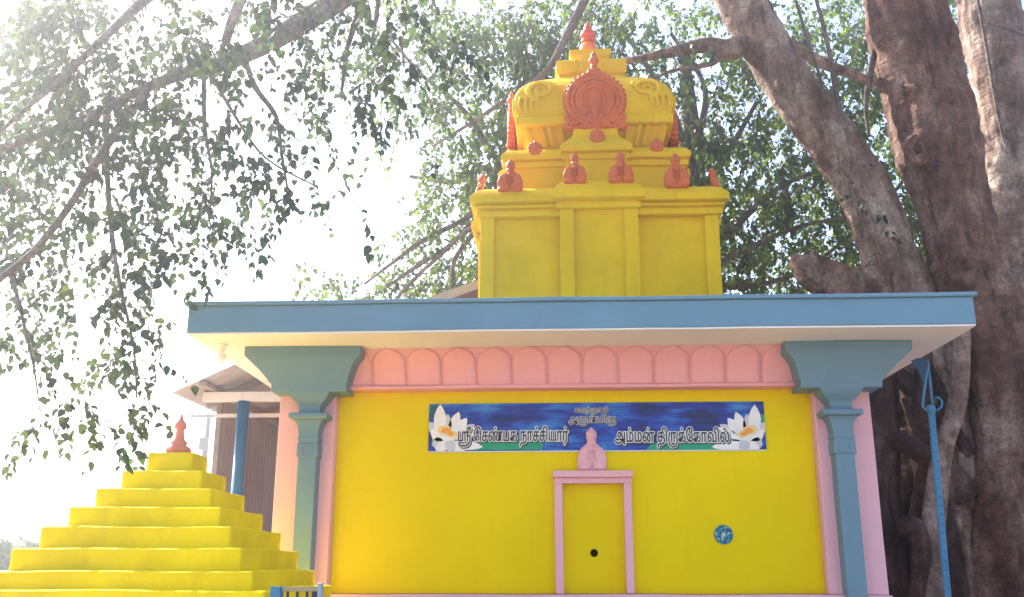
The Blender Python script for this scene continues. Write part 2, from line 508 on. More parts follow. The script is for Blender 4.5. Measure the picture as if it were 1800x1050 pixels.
# pink lotus-bud ornament over the door, fused plaster
def ornament(w_, h_, name, mat, vox=0.008, arms=True):
    """arched plaster ornament: two shoulders round a niche, neck and bud above; base at z=0, back at y=0"""
    q = MB()
    out = [(-0.44, 0), (-0.50, .10), (-0.50, .30), (-0.44, .44), (-0.30, .56), (-0.17, .64), (-0.15, .72), (-0.19, .80), (-0.18, .90), (-0.08, .97), (0, 1.0)]
    poly = [(x * w_, z * h_) for x, z in out] + [(-x * w_, z * h_) for x, z in reversed(out[:-1])]
    poly = [(x, z) for x, z in reversed(poly)]
    d = 0.28 * w_
    q.prism(poly, -d * 0.55, 0)
    for s in (-1, 1):
        q.ball((s * .28 * w_, -d * .55, .30 * h_), .20 * w_, d * .5, .26 * h_)
        q.ball((s * .30 * w_, -d * .5, .08 * h_), .19 * w_, d * .62, .08 * h_)
        q.ball((s * .19 * w_, -d * .72, .36 * h_), .09 * w_, d * .4, .17 * h_)
        q.ball((s * .10 * w_, -d * .6, .14 * h_), .07 * w_, d * .4, .10 * h_)
        if arms:
            q.tube([(s * .42 * w_, -d * .6, .12 * h_), (s * .47 * w_, -d * .7, .28 * h_), (s * .38 * w_, -d * .75, .44 * h_), (s * .16 * w_, -d * .7, .54 * h_)], .045 * w_, 8)
    q.ball((0, -d * .62, .52 * h_), .15 * w_, d * .45, .08 * h_)
    q.ball((0, -d * .5, .66 * h_), .15 * w_, d * .5, .07 * h_)
    q.ball((0, -d * .45, .82 * h_), .175 * w_, d * .62, .13 * h_)
    q.ball((0, -d * .4, .96 * h_), .07 * w_, d * .3, .06 * h_)
    q.ball((0, -d * .55, .30 * h_), .05 * w_, d * .25, .12 * h_)
    return fuse(q, name, mat, vox, 1)
pk = link('ornament', ornament(0.20, 0.295, 'ornament', M_PINK, 0.0055), T, (0.243, 6.60, 2.185))
pk['label'] = 'pink arched ornament with a bud on top, above the blind door'

# ================================================================== TOWER
CX, CY = 0.404, 9.065
W = thing('temple_tower', (CX, CY, 3.22), 'tall yellow tiered temple tower with orange arches, rising above the blue roof', 'tower')
HB, BAY, PR = 1.055, 0.345, 0.07
kw = dict(wobble=0.007, slice_=0.28, bevel=0.006)
CN = Vector((CX, CY, 0))
def four(fn):
    for q in range(4): fn(q)
def rotq(p, q):
    d = Vector(p) - CN
    for _ in range(q): d = Vector((-d.y, d.x, d.z))
    return d + CN
def rot_mb(mb, q):
    mb.v = [tuple(rotq(p, q)) for p in mb.v]
    return mb
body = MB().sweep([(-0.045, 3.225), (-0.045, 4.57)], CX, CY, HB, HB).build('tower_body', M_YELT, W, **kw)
for q in range(4):
    bay = MB().box(CX - BAY + 0.004, CX + BAY - 0.004, CY - HB - PR + 0.04, CY - HB + 0.06, 3.226, 4.615)
    b_ = rot_mb(bay, q).build('bay', M_YELT, W, **kw)
    for s in (-1, 1):
        xa, xb = sorted((CX + s * BAY, CX + s * (BAY - 0.125)))
        rot_mb(MB().box(xa, xb, CY - HB - PR, CY - HB - PR + 0.09, 3.227, 4.614), q).build('pilaster', M_YELT, b_, **kw)
        xa, xb = sorted((CX + s * (HB), CX + s * (HB - 0.125)))
        rot_mb(MB().box(xa, xb, CY - HB, CY - HB + 0.12 if q % 2 == 0 else CY - HB + 0.02, 3.228, 4.569), q).build('pilaster', M_YELT, body, **kw)
# first cornice
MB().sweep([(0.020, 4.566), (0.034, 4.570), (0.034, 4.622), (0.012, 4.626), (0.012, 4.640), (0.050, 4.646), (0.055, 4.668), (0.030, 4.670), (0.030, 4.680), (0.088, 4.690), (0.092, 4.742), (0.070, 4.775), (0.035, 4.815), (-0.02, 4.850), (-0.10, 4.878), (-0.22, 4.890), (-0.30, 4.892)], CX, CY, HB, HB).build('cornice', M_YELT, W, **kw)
def bay_cornice(q):
    cr_ = MB().sweep([(0.012, 4.614), (0.028, 4.618), (0.028, 4.668), (0.006, 4.672), (0.006, 4.690), (0.066, 4.702), (0.070, 4.770), (0.040, 4.800), (0.020, 4.840), (-0.02, 4.882), (-0.06, 4.905)], CX, CY - HB + 0.14, BAY, PR + 0.14)
    rot_mb(cr_, q).build('bay_cornice', M_YELT, W, **kw)
four(bay_cornice)
# second storey
H2, B2 = 0.83, 0.285
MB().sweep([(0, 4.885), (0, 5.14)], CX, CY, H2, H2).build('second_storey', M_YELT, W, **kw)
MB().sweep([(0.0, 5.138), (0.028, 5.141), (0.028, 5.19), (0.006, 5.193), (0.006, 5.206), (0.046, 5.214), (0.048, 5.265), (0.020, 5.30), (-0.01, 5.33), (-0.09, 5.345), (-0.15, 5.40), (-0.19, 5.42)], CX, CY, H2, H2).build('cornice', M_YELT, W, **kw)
def bay2(q):
    c_ = MB().sweep([(0, 4.9), (0, 5.18), (0.024, 5.184), (0.024, 5.23), (0.004, 5.234), (0.004, 5.248), (0.042, 5.258), (0.044, 5.315), (0.0, 5.37), (-0.045, 5.42), (-0.075, 5.465), (-0.078, 5.535), (-0.09, 5.54)], CX, CY - H2 + 0.05, B2, PR + 0.05)
    rot_mb(c_, q).build('second_bay', M_YELT, W, **kw)
four(bay2)
# neck with slanting pilasters
HN = 0.60
MB().sweep([(0, 5.40), (0, 5.455), (0.075, 5.635)], CX, CY, HN, HN).build('neck', M_YELT, W, wobble=0.006, bevel=0.006)
for q in range(4):
    for x in (-0.60, -0.47, -0.40, -0.30, 0.30, 0.40, 0.47, 0.60):
        pb = MB().bar((CX + x, CY - HN - 0.005, 5.45), (CX + x * 1.10, CY - HN - 0.083, 5.632), 0.04, 0.045, (0, -1, 0.4))
        rot_mb(pb, q).build('neck_pilaster', M_YELT, W, bevel=0.004)
# square dome
DOME = [(0.725, 5.622), (0.752, 5.630), (0.752, 5.712), (0.728, 5.722), (0.752, 5.78), (0.757, 5.85), (0.748, 5.92), (0.722, 5.995), (0.675, 6.075), (0.60, 6.155), (0.51, 6.225), (0.42, 6.285), (0.345, 6.335), (0.33, 6.375)]
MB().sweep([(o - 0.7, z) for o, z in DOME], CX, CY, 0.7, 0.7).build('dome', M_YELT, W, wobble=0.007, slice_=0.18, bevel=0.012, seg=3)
def dome_h(z):
    for (a, z0), (b2, z1) in zip(DOME[3:], DOME[4:]):
        if z <= z1: return a + (b2 - a) * (z - z0) / (z1 - z0)
    return 0.33
def on_dome(x, z, off=0.0):
    return Vector((CX + x, CY - dome_h(z) - off, z))
def leaf_scroll(s):
    q = MB()
    cx, cz = s * 0.50, 5.995
    pts = []; rad = []
    for i in range(40):
        t = i / 39
        ang = R(-60) + t * R(620)
        r = 0.115 * (1 - t) + 0.018
        pts.append(on_dome(cx + s * r * math.cos(ang), cz + r * math.sin(ang) * 0.9, 0.018)); rad.append(0.024 - 0.008 * t)
    q.tube(pts, rad, 8)
    for i in range(15):
        ang = R(-75) + i * R(17)
        r = 0.142
        q.ball(on_dome(cx + s * r * math.cos(ang), cz + r * math.sin(ang) * 0.9, 0.01), 0.026)
    # leaf ribs running down to the corner
    for k in range(4):
        x0 = s * (0.50 + 0.055 * k)
        q.tube([on_dome(s * (0.46 + 0.045 * k), 5.98 - .02 * k, 0.012), on_dome(x0 + s * 0.04, 5.90, 0.018), on_dome(x0 + s * 0.055, 5.81, 0.014), on_dome(x0 + s * 0.02, 5.745, 0.01)], [0.014, 0.02, 0.018, 0.008], 7)
    return q
for q in range(4):
    for s in (-1, 1):
        l_ = rot_mb(leaf_scroll(s), q)
        me = fuse(l_, 'leaf_scroll', M_YELT, 0.010, 2)
        me.transform(Matrix.Translation(-Vector((CX, CY, 3.22))))
        link('leaf_scroll', me, W)
# crown blocks
MB().sweep([(-0.02, 6.375), (0.0, 6.378), (0.02, 6.40), (0.02, 6.52), (0.0, 6.545), (-0.02, 6.548)], CX, CY, 0.335, 0.335).build('crown_block', M_YELT, W, **kw)
for q in range(4):
    for x in (-0.16, -0.10, 0.10, 0.16):
        rot_mb(MB().bar((CX + x, CY - 0.348, 6.39), (CX + x * .98, CY - 0.348, 6.53), 0.03, 0.035, (0, 1, 0)), q).build('crown_rib', M_YELT, W, bevel=0.006)
MB().sweep([(-0.03, 6.548), (-0.05, 6.60), (-0.01, 6.66), (0.0, 6.67), (0.0, 6.735), (-0.03, 6.74)], CX, CY, 0.215, 0.215).build('crown_block', M_YELT, W, **kw)
# finial: orange pot, red buds
fin = MB().lathe([(0.060, 6.738), (0.064, 6.755), (0.058, 6.775), (0.075, 6.79), (0.090, 6.82), (0.094, 6.85), (0.088, 6.885), (0.070, 6.908), (0.048, 6.915)], (CX - .01, CY, 0), 28).build('finial', M_ORED, W)
MB().lathe([(0.048, 6.915), (0.062, 6.925), (0.076, 6.938), (0.076, 6.950), (0.060, 6.958), (0.050, 6.968), (0.070, 6.985), (0.084, 7.005), (0.084, 7.02), (0.070, 7.028), (0.074, 7.04), (0.074, 7.052), (0.055, 7.062), (0.040, 7.075), (0.045, 7.09), (0.040, 7.115), (0.022, 7.14), (0.012, 7.165), (0.004, 7.195)], (CX - .01, CY, 0), 28).build('finial_bud', M_RED, fin)
# horseshoe arches
def horseshoe():
    q = MB(); d = 0.10
    cz = 0.315; ro = 0.285
    poly = []
    for i in range(41):
        a = R(-52) + R(284) * i / 40
        poly.append((ro * math.cos(a), cz + ro * math.sin(a)))
    poly += [(-0.20, 0.07), (-0.29, 0.03), (-0.29, 0.0), (0.29, 0.0), (0.29, 0.03), (0.20, 0.07)]
    q.prism(poly, -d * 0.55, 0)
    for r, t, dd in ((0.265, 0.022, 0.6), (0.215, 0.017, 0.62), (0.175, 0.016, 0.7), (0.135, 0.018, 0.62)):
        pts = []
        for i in range(37):
            a = R(-62) + R(304) * i / 36
            e = 1 + 0.12 * max(0, math.sin(a))
            pts.append((r * math.cos(a) * (0.98 if r < .2 else 1), -d * dd, cz - 0.02 + r * math.sin(a) * e * (0.96 if r > .25 else 1)))
        q.tube(pts, t, 8)
    for i in range(27):
        a = R(-42) + R(264) * i / 26
        q.ball((0.29 * math.cos(a), -d * 0.35, cz + 0.29 * math.sin(a)), 0.017, 0.04, 0.017, 8, 6)
        q.ball((0.243 * math.cos(a + .05), -d * 0.62, cz + 0.243 * math.sin(a + .05)), 0.012, 0.02, 0.012, 8, 6)
    q.ball((0, -d * .5, cz - 0.01), 0.075, d * .45, 0.105)
    q.ball((0, -d * .55, cz - 0.12), 0.04, d * .35, 0.10)
    for s in (-1, 1):
        for (vx, vz, vr) in ((0.10, 0.065, 0.045), (0.20, 0.065, 0.045), (0.265, 0.10, 0.03)):
            pts = []
            for i in range(18):
                t = i / 17; a = R(200) - t * R(480)
                r = vr * (1 - .75 * t)
                pts.append((s * (vx + r * math.cos(a)), -d * 0.72, vz + r * math.sin(a)))
            q.tube(pts, 0.012, 7)
            q.ball((s * vx, -d * .75, vz), 0.014, 0.03, 0.014)
        q.ball((s * .26, -d * .4, 0.03), 0.045, 0.04, 0.035)
        q.ball((s * .10, -d * .4, 0.02), 0.08, 0.05, 0.025)
    # small creature face and bud on top
    q.ball((0, -d * .5, 0.60), 0.075, 0.05, 0.045)
    for s in (-1, 1):
        q.ball((s * .045, -d * .85, 0.615), 0.016)
        q.ball((s * .075, -d * .5, 0.575), 0.03, .03, .022)
    q.ball((0, -d * .5, 0.665), 0.036, 0.036, 0.05)
    q.ball((0, -d * .5, 0.735), 0.052, 0.05, 0.045)
    q.ball((0, -d * .5, 0.79), 0.032, 0.032, 0.03)
    q.ball((0, -d * .5, 0.825), 0.013, 0.013, 0.02)
    return fuse(q, 'horseshoe_arch', M_ORNG, 0.0062, 0)
hm = horseshoe()
for q in range(4):
    p = rotq((CX + 0.005, CY - 0.775, 5.53), q)
    a = link('horseshoe_arch', hm, W, p)
    a.rotation_euler = (R(-3) if q == 0 else 0, 0, q * math.pi / 2)
# figurine-like orange ornaments
om = [ornament(0.235, 0.325, 'orange_ornament', M_ORNG, 0.0052), ornament(0.225, 0.335, 'orange_ornament', M_ORNG, 0.0052)]
def medallion(r):
    m_ = MB()
    m_.ball((0, -0.008, r), r * .95, 0.022, r * .95, 16, 10)
    for i in range(11):
        a_ = R(-55) + i * R(29)
        m_.tube([(0.35 * r * math.cos(a_), -0.022, r + 0.35 * r * math.sin(a_)), (1.0 * r * math.cos(a_), -0.014, r + 1.0 * r * math.sin(a_))], [0.008, 0.013], 7)
        m_.ball((1.04 * r * math.cos(a_), -0.01, r + 1.04 * r * math.sin(a_)), 0.014)
    m_.ball((0, -0.028, r * .9), r * .30, 0.014, r * .42)
    m_.ball((0, -0.012, r * 2.15), 0.014, .012, .02)
    m_.ball((0, -0.01, 0.0), r * .8, 0.02, 0.014)
    return fuse(m_, 'small_medallion', M_ORNG, 0.0042, 0)
sm = medallion(0.056)
def orn(me, p, q, tilt=0.0, s=1.0, rz=0):
    o = link('cornice_ornament', me, W, rotq(p, q))
    o.rotation_euler = (tilt, 0, q * math.pi / 2 + rz)
    o.scale = (s, s, s * rnd.uniform(.97, 1.04))
    return o
for q in range(4):
    orn(om[0], (CX - 0.855 * .92, CY - HB - 0.02, 4.79), q, R(-6), 0.98)
    orn(om[1], (CX - 0.205, CY - HB - 0.055, 4.845), q, R(-4), 0.93)
    orn(om[0], (CX + 0.205, CY - HB - 0.055, 4.845), q, R(-4), 0.96)
    orn(om[1], (CX + 0.70, CY - HB - 0.02, 4.81), q, R(-6), 1.0)
    orn(sm, (CX - 0.565, CY - H2 - 0.035, 5.265), q, R(-8), 1.0)
    orn(sm, (CX + 0.015, CY - H2 - PR - 0.0, 5.36), q, R(-10), 1.05)
    orn(sm, (CX + 0.565, CY - H2 - 0.035, 5.275), q, R(-8), 0.95)

# ================================================================== BANNER with Tamil lettering
BX0, BX1, BZ0, BZ1, BY = -0.880, 1.4275, 2.329, 2.657, 6.588
B = thing('banner', ((BX0 + BX1) / 2, BY, BZ0), 'blue printed banner with Tamil lettering and two white lotus flowers on the yellow wall', 'banner')
m, n, b = newmat('printed_water')
N, L = n.nodes, n.links
tc = N.new('ShaderNodeTexCoord')
mp = N.new('ShaderNodeMapping'); mp.inputs['Scale'].default_value = (1.6, 1, 11)
L.new(tc.outputs['Object'], mp.inputs['Vector'])
n1 = N.new('ShaderNodeTexNoise'); n1.inputs['Scale'].default_value = 2.3; n1.inputs['Detail'].default_value = 8; n1.inputs['Roughness'].default_value = 0.62
n1.inputs['Distortion'].default_value = 0.4
L.new(mp.outputs[0], n1.inputs['Vector'])
mp2 = N.new('ShaderNodeMapping'); mp2.inputs['Scale'].default_value = (2.2, 1, 2.8); mp2.inputs['Location'].default_value = (3.3, 0, 1)
L.new(tc.outputs['Object'], mp2.inputs['Vector'])
n2 = N.new('ShaderNodeTexNoise'); n2.inputs['Scale'].default_value = 1.3; n2.inputs['Detail'].default_value = 3
L.new(mp2.outputs[0], n2.inputs['Vector'])
mxn = N.new('ShaderNodeMath'); mxn.operation = 'ADD'
mh = N.new('ShaderNodeMath'); mh.operation = 'MULTIPLY'; mh.inputs[1].default_value = 0.75
L.new(n2.outputs[0], mh.inputs[0])
mh2 = N.new('ShaderNodeMath'); mh2.operation = 'MULTIPLY'; mh2.inputs[1].default_value = 0.5
L.new(n1.outputs[0], mh2.inputs[0])
L.new(mh.outputs[0], mxn.inputs[0]); L.new(mh2.outputs[0], mxn.inputs[1])
cr = N.new('ShaderNodeValToRGB')
for p_, c_ in ((0.46, (0.003, 0.008, 0.022)), (0.54, (0.004, 0.012, 0.13)), (0.61, (0.006, 0.03, 0.34)), (0.68, (0.012, 0.12, 0.50)), (0.78, (0.05, 0.28, 0.58))):
    e = cr.color_ramp.elements.new(p_); e.color = (*c_, 1)
cr.color_ramp.elements.remove(cr.color_ramp.elements[0]); cr.color_ramp.elements.remove(cr.color_ramp.elements[-1])
L.new(mxn.outputs[0], cr.inputs[0])
L.new(cr.outputs[0], b.inputs['Base Color'])
b.inputs['Roughness'].default_value = 0.45
mb = MB()
nx = 24
for i in range(nx):
    xa = BX0 + (BX1 - BX0) * i / nx; xb = BX0 + (BX1 - BX0) * (i + 1) / nx
    mb.box(xa, xb, BY, BY + 0.008, BZ0, BZ1)
MB().box(BX0, BX1, BY, BY + 0.009, BZ0, BZ1).build('banner_sheet', m, B)
MB().box(BX0 - 0.002, BX1 - .004, BY + 0.001, BY + 0.008, BZ0 - 0.008, BZ0 - 0.0005).build('hem', M_WHITE, B)
M_PRW = plain('print_white', (0.86, 0.86, 0.86), 0.5)
M_PRG = plain('print_petal_grey', (0.58, 0.63, 0.66), 0.5)
M_PRO = plain('print_orange', (0.85, 0.36, 0.05), 0.5)
M_PRY = plain('print_yellow', (0.88, 0.66, 0.25), 0.5)
M_PRGR = plain('print_green', (0.008, 0.34, 0.17), 0.5)
M_PRB = plain('print_black', (0.008, 0.008, 0.012), 0.5)
M_PRT = plain('print_teal', (0.012, 0.10, 0.16), 0.5)
def bp_(px, py, lay): # banner print layer: picture point on the banner plane, lay * 0.3 mm proud
    p = at(px, py, BY); return Vector((min(max(p.x, BX0), BX1), BY - 0.0004 * lay, min(max(p.z, BZ0), BZ1)))
def flat(name, mat, pts, lay, parent):
    P = [bp_(x, y, lay) for x, y in pts]
    return MB().add(P, [tuple(range(len(P)))]).build(name, mat, parent)
# lily pads, one along each lower half of the sheet
flat('lily_pad', M_PRGR, [(836, 791), (838, 777), (862, 772), (905, 775), (945, 774), (955, 782), (952, 791)], 1, B)
flat('lily_pad', M_PRGR, [(1136, 791), (1146, 779), (1180, 775), (1222, 776), (1255, 779), (1268, 786), (1262, 791)], 1, B)
flat('lily_pad', M_PRT, [(757, 740), (757, 712), (775, 712), (766, 728)], 1, B)
flat('lily_pad', M_PRGR, [(1330, 735), (1340, 728), (1344, 731), (1345, 745), (1335, 741)], 1, B)
def petal2(parent, bx, by, tx, ty, wd, lay, mat):
    d = Vector((tx - bx, ty - by, 0)); nrm = Vector((-d.y, d.x, 0)).normalized()
    prof = [(0, .25), (.15, .62), (.35, .95), (.55, 1.0), (.72, .82), (.88, .45), (1, 0)]
    pts = [(bx + d.x * t + nrm.x * wd * w_, by + d.y * t + nrm.y * wd * w_) for t, w_ in prof]
    pts += [(bx + d.x * t - nrm.x * wd * w_, by + d.y * t - nrm.y * wd * w_) for t, w_ in reversed(prof[:-1])]
    return flat('petal', mat, pts, lay, parent)
def lotus(cx, s):
    lo = MB().add([bp_(cx + s * x, y, 2) for x, y in ((-28, 778), (-30, 750), (-10, 740), (14, 742), (26, 756), (28, 776), (10, 789))], [tuple(range(7))]).build('lotus', M_PRW, B)
    P = [(-18, 768, -34, 742, 9, 3, M_PRG), (-16, 768, -15, 711, 11, 4, M_PRW), (2, 764, 18, 724, 9, 3, M_PRW), (-6, 766, -2, 728, 9, 3, M_PRG), (8, 766, 32, 735, 9, 4, M_PRW),
         (12, 768, 46, 746, 8, 3, M_PRG), (10, 774, 55, 752, 9, 4, M_PRW), (-6, 772, -32, 756, 12, 5, M_PRW), (-8, 778, -30, 782, 11, 5, M_PRG), (0, 778, 60, 786, 9, 4, M_PRW),
         (0, 780, -24, 791, 9, 6, M_PRW), (4, 781, 30, 791, 10, 6, M_PRW), (-6, 778, 12, 790, 10, 7, M_PRG)]
    for bx, by, tx, ty, wd, lay, mt in P:
        petal2(lo, cx + s * bx, by, cx + s * tx, ty, wd, lay, mt)
    for (a, b_, r, lay, mt) in ((-8, 756, 11, 8, M_PRY), (-5, 757, 7, 9, M_PRO), (6, 764, 8, 8, M_PRY), (4, 763, 5, 9, M_PRO)):
        MB().add([bp_(cx + s * (a + r * 1.15 * math.cos(k * math.pi / 7)), b_ + r * .75 * math.sin(k * math.pi / 7), lay) for k in range(14)], [tuple(range(14))]).build('stamen', mt, lo)
    return lo
lotus(789, 1); lotus(1311, -1)
